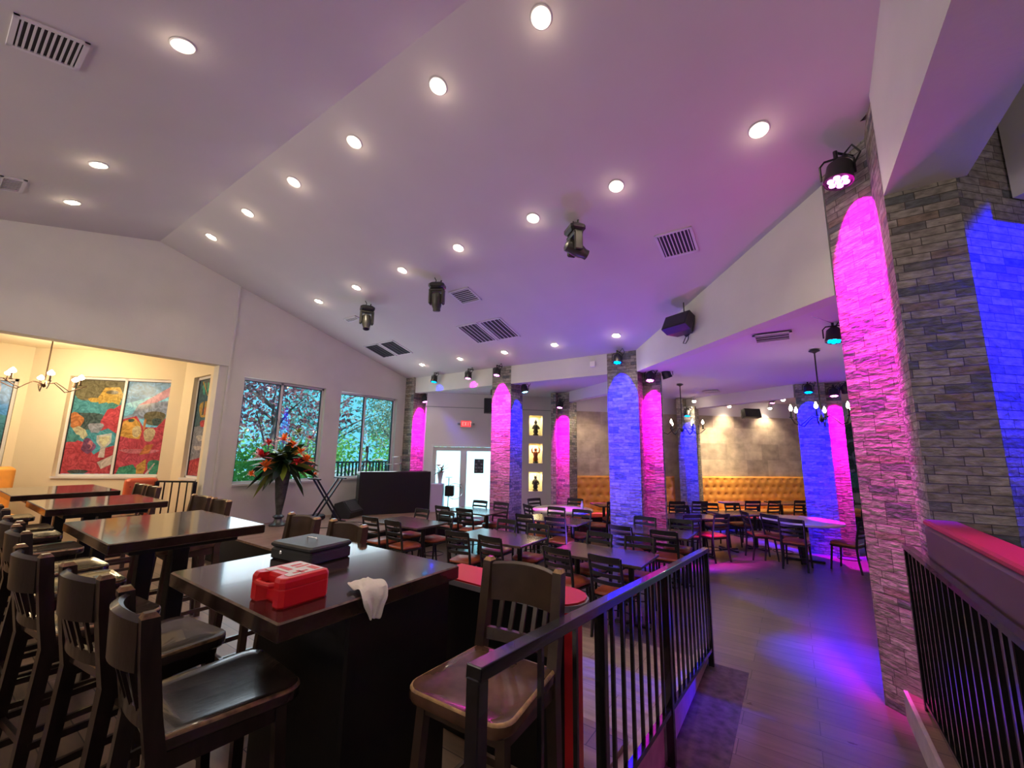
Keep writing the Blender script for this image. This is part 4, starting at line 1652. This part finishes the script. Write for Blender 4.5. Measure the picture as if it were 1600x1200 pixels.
rows_ = [
    (-2.06, 5.08, 1.17, .72, 0, 'dining table nearest the left handrail', 'table by the handrail end'),
    (-3.65, 5.08, 1.20, .72, 0, 'dark dining table in the middle of the nearest dining row', 'middle table of the nearest dining row'),
    (-5.60, 5.12, 1.15, .72, 0, 'dark dining table in front of the black stage desk, bluish top', 'table before the black stage desk'),
    (-3.78, 7.05 - .02, 1.2, .70, 0, 'dining table directly before the purple-lit round table', 'table before the purple-lit round table'),
    (-1.98, 7.0, 1.20, .72, 0, 'dining table at the foot of the central blue pillar', 'table at the foot of the central pillar'),
    (-5.65, 6.92, 1.20, .72, 0, 'dining table with cyan reflections before the frosted doors', 'table before the frosted doors'),
]
for (cx, cy, w, d_, rz, lab, short) in rows_:
    dining_table(cx, cy, w, d_, rz, lab)
    for sx, sn in ((-1, 'left'), (1, 'right')):
        for sy, yn in ((-1, 'near'), (1, 'far')):
            # the seat's front edge points to the table
            px = cx + sx * w * .245 + random.uniform(-.03, .03)
            py = cy + sy * (d_ / 2 + .17 + random.uniform(-.03, .05))
            ang = (0 if sy < 0 else PI) + random.uniform(-.12, .12)
            if short.startswith('table at the foot') and sy > 0 and sx < 0:
                py = cy + d_ / 2 + .10
            put_chair(px, py, ang, '%s-%s ladder-back chair with orange-brown seat at the %s' % (yn, sn, short))

GR = 'pale round tables'


def round_table(cx, cy, r, label):
    o = thing('round_table', label, 'table', (cx, cy, 0), group=GR)
    t_ = MB()
    t_.lathe([(r - .02, .715), (r, .72), (r, .745), (r - .006, .75), (.01, .75)], 56)
    t_.build('tabletop', M_roundtop, o, smooth=True)
    t_ = MB()
    t_.lathe([(.05, .03), (.05, .715)], 18)
    t_.build('pedestal_column', M_iron, o)
    t_ = MB()
    t_.bbox(-.33, .33, -.045, .045, 0, .035, .01)
    t_.bbox(-.045, .045, -.33, .33, 0, .034, .01)
    t_.build('cross_foot', M_iron, o)


round_table(-4.30, 8.36, .66, 'round table glowing purple between the door pillar and central pillar')
round_table(0.0, 10.0, .69, 'pale round table by the blue pillar on the right')
for k, (a_, lb) in enumerate(((100, 'chair on the far side of the purple-lit round table'), (160, 'chair at the left of the purple-lit round table, before the niches'), (20, 'chair at the right of the purple-lit round table'), (240, 'chair on the near side of the purple-lit round table'))):
    a_ = R(a_)
    rr_ = .93 if k != 3 else .80
    put_chair(-4.30 + rr_ * math.cos(a_), 8.36 + rr_ * math.sin(a_), a_ + PI / 2, 'ladder-back ' + lb)
for a_, lb in ((205, 'chair left of the pale round table, seen from behind'), (262, 'chair directly before the pale round table, seen from behind'), (335, 'chair right of the pale round table beside the near pillar'), (232, 'chair tucked under the near left edge of the pale round table')):
    a_ = R(a_)
    rr_ = .92 if lb[6:10] != 'tuck' else .70
    put_chair(rr_ * math.cos(a_), 10.0 + rr_ * math.sin(a_), a_ + PI / 2, 'dark ladder-back ' + lb)

# far tables parallel to the travertine wall
D45 = R(45)


def atw(s, off_):
    """point s metres along the travertine wall from its left end, off_ metres in front of it"""
    return (A2[0] + s * s2 + off_ * s2, A2[1] + s * s2 - off_ * s2)


far = [(1.3, 1.0, 'first bench table, left of the central pillar'), (2.85, 1.0, 'bench table just left of the small blue pillar'), (4.9, 1.0, 'bench table below the bright wall patch'), (6.3, 1.0, 'bench table right of the bright wall patch'),
       (7.7, 1.0, 'bench table next to the right blue pillar')]
for s, off_, nm in far:
    c0 = atw(s, off_)
    dining_table(c0[0], c0[1], 1.15, .68, D45, 'dark ' + nm + ', by the orange bench')
    for k, (ds, nn) in enumerate(((-.3, 'left'), (.3, 'right'))):
        c1 = atw(s + ds, off_ + .52)
        put_chair(c1[0], c1[1], D45 + random.uniform(-.15, .15), '%s dark chair at the %s' % (nn, nm))
mid_t = [(3.40, 2.60, 'outer table right of the central pillar'), (1.9, 2.95, 'outer table half hidden by the central pillar')]
for s, off_, nm in mid_t:
    c0 = atw(s, off_)
    dining_table(c0[0], c0[1], 1.15, .72, D45, 'dark ' + nm)
    for ds, nn in ((-.3, 'left'), (.3, 'right')):
        for dd, yn in ((.54, 'near'), (-.54, 'far')):
            if dd > 0 and 'right of' in nm:
                continue
            c1 = atw(s + ds, off_ + dd)
            put_chair(c1[0], c1[1], D45 + (0 if dd > 0 else PI) + random.uniform(-.25, .25), '%s-%s dark chair at the %s' % (yn, nn, nm))
# a bottle on the round table
g = MB()
g.lathe([(.03, 0), (.032, .01), (.032, .1), (.014, .14), (.012, .17), (.014, .175)], 14, c=(-3.95, 8.6, .75))
tag(g.build('glass_bottle', mat('clear_bottle', (.5, .5, .8), .08), smooth=True), 'small glass bottle standing on the purple-lit round table', 'bottle')

# ------------------------------------------------------------------ orange tufted bench along the travertine wall
def bench(s0, s1, label):
    c0 = atw((s0 + s1) / 2, 0)
    o = thing('banquette', label, 'bench', (c0[0], c0[1], 0), D45, group='orange tufted wall benches')
    h = (s1 - s0) / 2
    nx = int((s1 - s0) / .045) + 1
    z0, z1 = .48, 1.37
    nz = 24
    vs, fs = [], []
    for i in range(nx + 1):
        for j in range(nz + 1):
            x = -h + 2 * h * i / nx
            z = z0 + (z1 - z0) * j / nz
            # diamond tufting
            u = (x) / .24
            v = (z - z0) / .20
            d1 = min(abs((u - .5 * (round(v) % 2)) - round(u - .5 * (round(v) % 2))), .5)
            d2 = abs(v - round(v))
            dd = math.hypot(d1 * 1.2, d2)
            dep = -.15 + .075 * math.exp(-(dd / .20) ** 2)
            e = min(1, (1 - abs(x / h)) * h / .05, (z1 - z) / .05 + .2)
            vs.append((x, dep * max(.6, min(1, e)), z))
    for i in range(nx):
        for j in range(nz):
            a_ = i * (nz + 1) + j
            fs.append((a_, a_ + nz + 1, a_ + nz + 2, a_ + 1))
    g_ = MB()
    g_.add(vs, fs)
    g_.box(-h, h, -.08, 0, z0, z1)
    g_.build('tufted_backrest', M_orange, o, smooth=True)
    g_ = MB()
    g_.bbox(-h, h, -.52, -.02, .36, .48, .03)
    g_.build('seat_cushion', M_orange, o)
    g_ = MB()
    g_.box(-h, h, -.48, -.02, 0, .36)
    g_.build('bench_base', M_black, o)


bench(.45, 3.45, 'orange tufted bench along the stone wall, left of the small blue pillar')
bench(4.15, 9.2, 'long orange tufted bench along the stone wall, right of the small blue pillar')
# graffiti panel beyond the benches
g = MB()
g.box(ss(1.15), ss(3.1), -.03, -.005, .9, 3.05, M=Mst)
mp_ = tag(g.build('wall_mural', MU['dark']), 'narrow strip of swirling teal and grey mural beside the near pillar', 'mural')
g = MB()
for (cx, cz_, r_, w_, mi) in ((ss(1.5), 2.2, .28, .05, 0), (ss(1.35), 1.75, .22, .045, 0), (ss(1.6), 2.0, .15, .04, 0)):
    pts = [Mst @ Vector((cx + r_ * math.cos(a_) * 1.2, -.035, cz_ + r_ * math.sin(a_))) for a_ in [k / 14 * 1.7 * PI for k in range(15)]]
    g.tube(pts, w_, 6, mi)
g.build('grey_swirls', MU['grey'], mp_)
g = MB()
g.box(ss(1.15), ss(3.1), -.04, -.032, 1.05, 1.5, M=Mst)
g.build('teal_band', MU['teal'], mp_)

# ------------------------------------------------------------------ statues in the niches
def niche_pt(k):
    a_ = NI[k]
    return Mdw @ Vector(((a_[0] + a_[1]) / 2 + .015, .075, a_[2] + .006))


def statue(k, m_, horns, label):
    p = niche_pt(k)
    o = thing('statue', label, 'statue', p, D45)
    b_ = MB()
    b_.lathe([(.07, 0), (.08, .02), (.06, .05)], 14)
    b_.build('statue_base', M_statue, o)
    b_ = MB()
    b_.lathe([(.05, .05), (.075, .10), (.055, .18), (.075, .25), (.06, .30), (.03, .33)], 14)
    b_.sphere((0, 0, .37), .045, 12, sc=(1, 1, 1.2))
    for s in (-1, 1):
        if horns == 'arms':
            b_.tube([(s * .05, 0, .28), (s * .10, -.02, .30), (s * .115, -.02, .38), (s * .08, -.02, .44)], [.026, .024, .018, .01], 8)
            b_.tube([(s * .03, 0, .1), (s * .06, 0, .0)], [.03, .02], 8)
        elif horns == 'horns':
            b_.tube([(s * .02, 0, .40), (s * .045, 0, .44), (s * .04, 0, .48)], [.014, .01, .003], 8)
            b_.tube([(s * .06, 0, .27), (s * .09, -.03, .2), (s * .03, -.06, .17)], [.025, .022, .018], 8)
        else:
            b_.tube([(s * .06, 0, .27), (s * .10, -.03, .2), (s * .02, -.06, .18)], [.025, .022, .018], 8)
    if horns is None:
        b_.lathe([(.04, .40), (.02, .44), (.004, .49)], 12)
    b_.build('figure', m_, o, smooth=True)
    q = Mdw @ Vector(((NI[k][0] + NI[k][1]) / 2, .10, NI[k][3] - .03))
    lamp('AREA', 'niche_lamp', q, (1, .84, .5), 4.2, target=(q.x, q.y + .001, 0), shape='SQUARE', size=.18)


statue(0, M_statue, None, 'dark seated figure statue in the top lit niche')
statue(1, M_statue2, 'arms', 'copper-red statue with raised arms in the middle lit niche')
statue(2, M_statue, 'horns', 'dark horned statue in the bottom lit niche')

# ------------------------------------------------------------------ on the stage
SZ = .5
# DJ desk
o = thing('stage_desk', 'large black slab-fronted desk on the stage below the second window', 'desk', (-7.95, 6.75, SZ), math.atan2(1.42, .76))
g = MB()
g.bbox(-.83, .83, -.14, -.09, 0, .96, .008)
g.build('front_panel', M_black, o)
g = MB()
g.bbox(-.83, .83, -.09, .32, .90, .955, .008)
g.build('desk_shelf', M_black, o)
for s in (-1, 1):
    g = MB()
    g.bbox(s * .80 - .03, s * .80 + .03, -.09, .32, 0, .9, .006)
    g.build('side_panel', M_black, o)
# keyboard stand
for k, (y0, lb) in enumerate(((4.80, 'left'), (5.22, 'right'))):
    pass
o = thing('keyboard_stand', 'black double X-frame keyboard stand on the stage by the window', 'stand', (-7.95, 5.0, SZ))
for s in (-.07, .07):
    g = MB()
    g.bar((s, -.30, .03), (s, .28, .86), .03, .02, ref=(1, 0, 0))
    g.build('cross_tube', M_blackm, o)
    g = MB()
    g.bar((s + .03, .30, .03), (s + .03, -.28, .86), .03, .02, ref=(1, 0, 0))
    g.build('cross_tube', M_blackm, o)
for y in (-.30, .30):
    g = MB()
    g.bar((-.26, y, .015), (.26, y, .015), .03, .03)
    g.build('floor_foot', M_blackm, o)
for y in (-.28, .28):
    g = MB()
    g.bar((-.20, y, .87), (.20, y, .87), .035, .025)
    g.build('top_arm', M_blackm, o)
# wedge monitor
o = thing('floor_monitor', 'black wedge floor monitor speaker beside the keyboard stand', 'speaker', (-8.25, 5.72, SZ), R(-65))
g = MB()
pr_ = [(-.22, 0), (.20, 0), (.24, .12), (.02, .36), (-.16, .30)]
g.loft([[(s, x, z) for x, z in pr_] for s in (-.26, .26)])
g.build('cabinet', M_plastic, o)
g = MB()
g.bar((-.22, .135, .25), (.22, .135, .25), .012, .26, ref=(0, .64, -.77))
g.build('grille', M_grille, o)
o = thing('amplifier_pedal', 'small black equipment case on the stage behind the keyboard stand', 'equipment', (-8.35, 5.05, SZ), .3)
g = MB()
g.bbox(-.12, .12, -.17, .17, 0, .12, .03)
g.build('case', M_plastic, o)
g = MB()
g.tube([(-8.3, 4.9, SZ + .03), (-8.2, 4.6, SZ + .01), (-7.9, 4.3, SZ + .01), (-7.6, 4.4, SZ + .01), (-7.3, 4.8, SZ + .01)], .008, 6)
tag(g.build('floor_cable', M_plastic), 'thin black cable looping on the stage floor left of the stand', 'cable')
g = MB()
g.tube([(-7.7, 5.3, SZ + .01), (-7.3, 5.5, SZ + .01), (-7.1, 5.2, SZ + .01), (-6.8, 5.6, SZ + .01), (-6.6, 6.2, SZ + .01)], .008, 6)
tag(g.build('floor_cable', M_plastic), 'thin black cable running right from the keyboard stand', 'cable')
# guitar on stand and drum gear behind the desk
o = thing('guitar_stand', 'black instrument stand holding a guitar neck behind the stage desk', 'stand', (-8.55, 6.35, SZ), .6)
g = MB()
g.tube([(-.16, 0, 0), (-.12, 0, 1.05), (-.03, 0, 1.2), (.03, 0, 1.2), (.12, 0, 1.05), (.16, 0, 0)], .012, 8)
g.build('stand_frame', M_blackm, o)
g = MB()
g.tube([(0, .05, .6), (0, .0, 1.15), (.02, -.02, 1.45)], .02, 8)
g.bbox(-.035, .035, -.04, .0, 1.40, 1.55, .01)
g.build('guitar_neck', M_plastic, o)
o = thing('drum_kit', 'pink-lit drum kit with cymbals behind the stage desk', 'drums', (-8.30, 7.02, SZ))
M_dr = mat('red_sparkle_drum', (.6, .05, .05), .3)
for dx, dy, z_, r_, h_ in ((-.25, -.15, .62, .16, .22), (.12, .05, .66, .15, .22), (.3, -.2, .55, .18, .3)):
    g = MB()
    g.lathe([(r_, 0), (r_, h_), (r_ * 1.04, h_), (r_ * 1.04, h_ + .02), (.01, h_ + .025)], 24, c=(dx, dy, z_))
    g.build('drum', M_dr, o, smooth=True)
for dx, dy, z_, r_ in ((-.38, -.22, 1.22, .2), (.25, -.05, 1.30, .22), (.0, .2, 1.12, .18), (-.45, .1, 1.1, .16)):
    g = MB()
    g.tube([(dx, dy, 0), (dx, dy, z_)], .01, 8)
    g.build('cymbal_stand', M_blackm, o)
    g = MB()
    g.lathe([(.01, z_ + .03), (.04, z_ + .02), (r_, z_), (r_, z_ - .003)], 24, c=(dx, dy, 0))
    g.build('cymbal', M_bronze, o, smooth=True)
o = thing('drum_case', 'purple-lit box and percussion hoop on a stand before the left door', 'equipment', (-7.28, 7.72, 0), R(35))
g = MB()
g.bbox(-.30, .0, -.15, .15, 0.02, 1.16, .01)
g.build('case_box', mat('lilac_case', (.45, .35, .6), .5), o)
g = MB()
g.tube([(.28 + .19 * math.cos(k / 20 * 2 * PI), -.02, .98 + .19 * math.sin(k / 20 * 2 * PI)) for k in range(21)], .008, 6)
g.build('percussion_hoop', M_chrome, o)
g = MB()
g.tube([(.12, 0, 0), (.12, 0, 1.30)], .012, 8)
g.lathe([(.09, 1.31), (.09, 1.32), (.01, 1.325)], 18, c=(.12, 0, 0))
g.bbox(.04, .26, -.10, .10, .86, 1.12, .02)
g.build('percussion_stand', M_blackm, o)

# ------------------------------------------------------------------ flowers
def leafmesh(mb, base, dirv, L, w, droop=.3, n=6, mi=0, twist=0):
    base = Vector(base)
    d_ = Vector(dirv).normalized()
    side = d_.cross(Vector((0, 0, 1)))
    if side.length < .1:
        side = Vector((1, 0, 0))
    side.normalize()
    side = (Matrix.Rotation(twist, 3, d_) @ side)
    vs = []
    for i in range(n + 1):
        t = i / n
        p = base + d_ * L * t + Vector((0, 0, -droop * L * t * t))
        ww = w * math.sin(PI * min(1, t * .92 + .08)) ** .8
        nrm = Vector((0, 0, .15 * ww))
        vs += [tuple(p - side * ww), tuple(p + nrm), tuple(p + side * ww)]
    fs = []
    for i in range(n):
        a_ = i * 3
        fs += [(a_, a_ + 1, a_ + 4, a_ + 3), (a_ + 1, a_ + 2, a_ + 5, a_ + 4)]
    mb.add(vs, fs, mi)


VX, VY = -8.32, 4.27
o = thing('floor_vase', 'tall fluted pewter vase on the stage in front of the first window', 'vase', (VX, VY, SZ))
g = MB()
g.lathe([(.15, 0), (.15, .03), (.11, .05), (.07, .10), (.06, .13), (.10, .16), (.10, .18), (.05, .21), (.055, .26), (.09, .5), (.125, .85), (.15, 1.02), (.155, 1.05), (.14, 1.05), (.12, .9)], 20)
g.build('vase_body', M_pewter, o, smooth=True)
fl = thing('flower_arrangement', 'large tropical bouquet of orange and red blooms in the tall vase', 'flowers', (VX, VY, SZ + 1.0))
random.seed(11)
for k in range(72):
    g = MB()
    a_ = random.uniform(0, 2 * PI)
    el = random.uniform(-.7, 1.1)
    d_ = (max(-.35, math.cos(a_) * math.cos(el) * .7), math.sin(a_) * math.cos(el), math.sin(el))
    L = random.uniform(.34, .62)
    leafmesh(g, (0, 0, .22), d_, L * (1.15 if abs(d_[1]) > .5 else 1), random.uniform(.05, .10), random.uniform(.1, .7), twist=random.uniform(-1.2, 1.2))
    g.build('leaf', M_leaf2 if k % 5 == 0 else M_leaf, fl, smooth=True)
for (dy, dz, dx, m_, r_) in ((-.48, .30, .12, M_flr, .20), (-.42, .12, .18, M_flo, .18), (-.10, .62, .10, M_flo, .17), (.05, .52, .16, M_flo, .15), (.18, .38, .24, M_flo, .14), (.32, .22, .22, M_flo, .18), (.42, .05, .20, M_flr, .15), (-.36, .55, .08, M_flr, .14), (.46, .68, .05, M_flr, .09), (.20, .78, .05, M_leaf2, .13), (-.20, .38, .22, M_leaf2, .12), (.10, .20, .28, M_flr, .12), (-.62, -.02, .1, M_flo, .10), (.6, -.06, .12, M_flo, .08)):
    g = MB()
    for j in range(26):
        a_ = 2 * PI * j / 13
        e_ = random.uniform(-.2, 1.2)
        leafmesh(g, (dx, dy, dz), (math.cos(a_) * math.cos(e_), math.sin(a_) * math.cos(e_), math.sin(e_)), r_ * random.uniform(.8, 1.35), r_ * .17, .2, n=4)
    g.build('flower', m_, fl, smooth=True)
for dy, L in ((-.02, 1.15), (.05, 1.0), (-.30, .95), (-.16, 1.0)):
    g = MB()
    g.tube([(0, 0, .1), (.03, dy * .5, .1 + L * .5), (.05, dy * 1.6, .1 + L)], [.008, .006, .003], 5)
    g.build('twig', M_twig, fl)
# second arrangement by the door
o = thing('pedestal_vase', 'pale column vase standing beside the frosted left door', 'vase', (-7.55, 7.86, 0))
g = MB()
g.lathe([(.09, 0), (.09, .03), (.045, .08), (.045, 1.2), (.08, 1.42), (.085, 1.44), (.06, 1.43)], 16)
g.build('vase_body', M_frame, o, smooth=True)
f2 = thing('flower_arrangement', 'small dark bouquet with long blades beside the frosted left door', 'flowers', (-7.55, 7.86, 1.4))
for k in range(16):
    g = MB()
    a_ = random.uniform(0, 2 * PI)
    el = random.uniform(.0, 1.4)
    leafmesh(g, (0, 0, .02), (math.cos(a_) * math.cos(el), math.sin(a_) * math.cos(el), math.sin(el)), random.uniform(.2, .55), .022, .3)
    g.build('leaf', M_leaf, f2, smooth=True)
for dx, dz in ((.08, .12), (.12, .02), (-.02, .18)):
    g = MB()
    for j in range(12):
        a_ = 2 * PI * j / 12
        leafmesh(g, (dx, -.05, dz), (math.cos(a_), math.sin(a_) * .6, .5), .10, .02, .2, n=4)
    g.build('flower', M_flr, f2)

# ------------------------------------------------------------------ bay furniture
o = thing('booth_sofa', 'red-orange tufted booth back in the bay near the short black railing', 'bench', (-9.60, 2.45, PZ), R(0))
g = MB()
pts_ = []
g.bbox(-.10, .08, -.20, .25, .35, 1.06, .04)
g.build('backrest', M_redvinyl, o, bevel=.02)
g = MB()
for i in range(5):
    for j in range(3):
        g.sphere((.088, -.14 + i * .08, .60 + j * .16), .012, 8)
g.build('button', mat('dark_button', (.35, .05, .02), .5), o)
g = MB()
g.bbox(-.60, .08, -.20, .25, .0, .42, .03)
g.build('seat', M_redvinyl, o)
o = thing('booth_sofa', 'orange booth back at the extreme left edge in the bay', 'bench', (-11.6, .6, PZ), R(10))
g = MB()
g.bbox(-.12, .12, -1.2, .62, .35, 1.22, .05)
g.build('backrest', M_orange, o, bevel=.02)
g = MB()
g.bbox(-.1, .6, -1.2, .62, 0, .42, .04)
g.build('seat', M_orange, o)
hr3 = thing('handrail', 'short black railing in front of the red booth in the bay', 'railing', (-9.25, 2.75, PZ))
p_a, p_b = Vector((-.20, -.10, 0)), Vector((.30, .30, 0))
g = MB()
g.bar(p_a + Vector((0, 0, 1.0)), p_b + Vector((0, 0, 1.0)), .04, .03)
g.build('top_rail', M_rail, hr3)
g = MB()
g.bar(p_a + Vector((0, 0, .1)), p_b + Vector((0, 0, .1)), .03, .03)
g.build('bottom_rail', M_rail, hr3)
for t in (0, 1):
    p = p_a.lerp(p_b, t)
    g = MB()
    g.bbox(p.x - .03, p.x + .03, p.y - .03, p.y + .03, 0, 1.0, .004)
    g.build('post', M_rail, hr3)
for k in range(1, 5):
    p = p_a.lerp(p_b, k / 5)
    g = MB()
    g.box(p.x - .009, p.x + .009, p.y - .009, p.y + .009, .1, .99)
    g.build('baluster', M_rail, hr3)

# ------------------------------------------------------------------ outdoors
mb = MB()
mb.box(-40, -8.95, -14, 30, -.3, -.02)
struct('ground', mb, mat('paving', (.30, .30, .30), .9, noise=.2, nscale=2))


def leafmat(name, col, col2):
    M_ = bpy.data.materials.new(name)
    M_.use_nodes = True
    nt = M_.node_tree
    nt.nodes.clear()
    g_ = nd(nt, 'ShaderNodeObjectInfo')
    n_ = nd(nt, 'ShaderNodeTexNoise')
    n_.inputs['Scale'].default_value = 2.5
    tc = nd(nt, 'ShaderNodeTexCoord')
    nt.links.new(tc.outputs['Object'], n_.inputs['Vector'])
    mx = nd(nt, 'ShaderNodeMix', data_type='RGBA')
    mx.inputs[6].default_value = col + (1,)
    mx.inputs[7].default_value = col2 + (1,)
    nt.links.new(n_.outputs['Fac'], mx.inputs[0])
    d_ = nd(nt, 'ShaderNodeBsdfDiffuse')
    t_ = nd(nt, 'ShaderNodeBsdfTranslucent')
    nt.links.new(mx.outputs[2], d_.inputs[0])
    nt.links.new(mx.outputs[2], t_.inputs[0])
    ms = nd(nt, 'ShaderNodeMixShader')
    ms.inputs[0].default_value = .4
    nt.links.new(d_.outputs[0], ms.inputs[1])
    nt.links.new(t_.outputs[0], ms.inputs[2])
    o_ = nd(nt, 'ShaderNodeOutputMaterial')
    nt.links.new(ms.outputs[0], o_.inputs[0])
    return M_


ML = {'maple': leafmat('maple_leaves', (.22, .05, .07), (.50, .22, .24)), 'olive': leafmat('grey_green_leaves', (.20, .30, .18), (.55, .52, .42)), 'green': leafmat('fresh_green_leaves', (.10, .35, .06), (.45, .80, .22)),
      'blue': leafmat('blue_green_leaves', (.08, .30, .30), (.30, .60, .55))}
M_bark = mat('bark', (.16, .12, .10), .9, noise=.4, nscale=8, bump=.6, bscale=20)


def tree(x, y, trunk_h, r, cr, cz0, cz1, n, kind, label, lean=0, leaf=.09, cy=1.0):
    o = thing('garden_tree', label, 'tree', (x, y, -.02), group='trees outside the windows')
    g_ = MB()
    g_.tube([(0, 0, 0), (lean * .3, lean * .2, trunk_h * .5), (lean, lean * .5, trunk_h)], [r, r * .8, r * .5], 8)
    for k in range(6):
        a_ = random.uniform(0, 2 * PI)
        z_ = random.uniform(cz0 * .7, cz1 * .7)
        g_.tube([(lean * z_ / trunk_h, 0, z_), (cr * .5 * math.cos(a_), cr * .5 * math.sin(a_) * cy, z_ + .7), (cr * .9 * math.cos(a_), cr * .9 * math.sin(a_) * cy, z_ + 1.1)], [r * .4, r * .25, r * .08], 5)
    g_.build('trunk', M_bark, o, smooth=True)
    vs, fs = [], []
    cen = [(random.uniform(-1, 1) * cr * .75, random.uniform(-1, 1) * cr * .75 * cy, random.uniform(cz0, cz1)) for _ in range(26)]
    for k in range(n):
        c0 = random.choice(cen)
        p = Vector((random.gauss(c0[0], cr * .22), random.gauss(c0[1], cr * .22 * cy), random.gauss(c0[2], (cz1 - cz0) * .12)))
        u = Vector((random.uniform(-1, 1), random.uniform(-1, 1), random.uniform(-1, 1))).normalized() * leaf * random.uniform(.6, 1.3)
        w = u.orthogonal().normalized() * leaf * .5
        w = Matrix.Rotation(random.uniform(0, 2 * PI), 3, u) @ w
        b_ = len(vs)
        vs += [tuple(p - u), tuple(p + w), tuple(p + u), tuple(p - w)]
        fs.append((b_, b_ + 1, b_ + 2, b_ + 3))
    g_ = MB()
    g_.add(vs, fs)
    g_.build('foliage', ML[kind], o)


random.seed(5)
tree(-12.6, 5.9, 3.6, .10, 1.7, 2.3, 4.6, 2600, 'maple', 'red-leaved maple filling the upper first window', .3, leaf=.075)
tree(-11.2, 5.1, 1.0, .04, 1.0, .4, 1.9, 3000, 'green', 'bright green shrub at the lower left of the first window', leaf=.06)
tree(-12.6, 7.6, 1.2, .05, 1.3, .3, 2.1, 2400, 'green', 'green shrub at the lower right of the first window', leaf=.07)
tree(-15.5, 9.6, 4.0, .12, 2.2, 2.0, 5.2, 1500, 'blue', 'bluish-green tree further off behind the maple', -.3, leaf=.10)
tree(-13.4, 11.0, 4.5, .13, 1.5, 2.2, 4.6, 2400, 'olive', 'pale grey-green tree in the left half of the second window', .3, leaf=.065)
tree(-12.2, 12.2, 5.0, .08, 1.0, 3.6, 5.2, 700, 'blue', 'slender left trunk in the right half of the second window', .0)
tree(-12.4, 13.3, 5.0, .09, 1.0, 3.4, 5.2, 700, 'blue', 'slender right trunk in the right half of the second window', .1)
tree(-16.5, 15.5, 3.0, .1, 2.6, .4, 3.0, 3200, 'green', 'low green tree far behind the slender trunks', leaf=.11)
tree(-18, 5.5, 3.0, .1, 2.6, .3, 3.0, 1500, 'green', 'broad green tree far beyond the first window', leaf=.11)
tree(-19.5, 11, 4.0, .12, 2.8, 1.2, 5.0, 1000, 'olive', 'broad grey-green tree far between both windows', leaf=.12)
fn = thing('garden_fence', 'dark slatted garden fence seen low through the second window', 'fence', (-11.4, 9.9, 0), R(90))
g = MB()
g.box(-3.0, 4.4, -.02, .02, 1.55, 1.60)
g.box(-3.0, 4.4, -.02, .02, .35, .40)
g.build('fence_rail', M_black, fn)
g = MB()
for k in range(60):
    x = -2.95 + k * .125
    g.box(x, x + .045, -.015, .015, .1, 1.58)
g.build('fence_slats', M_black, fn)
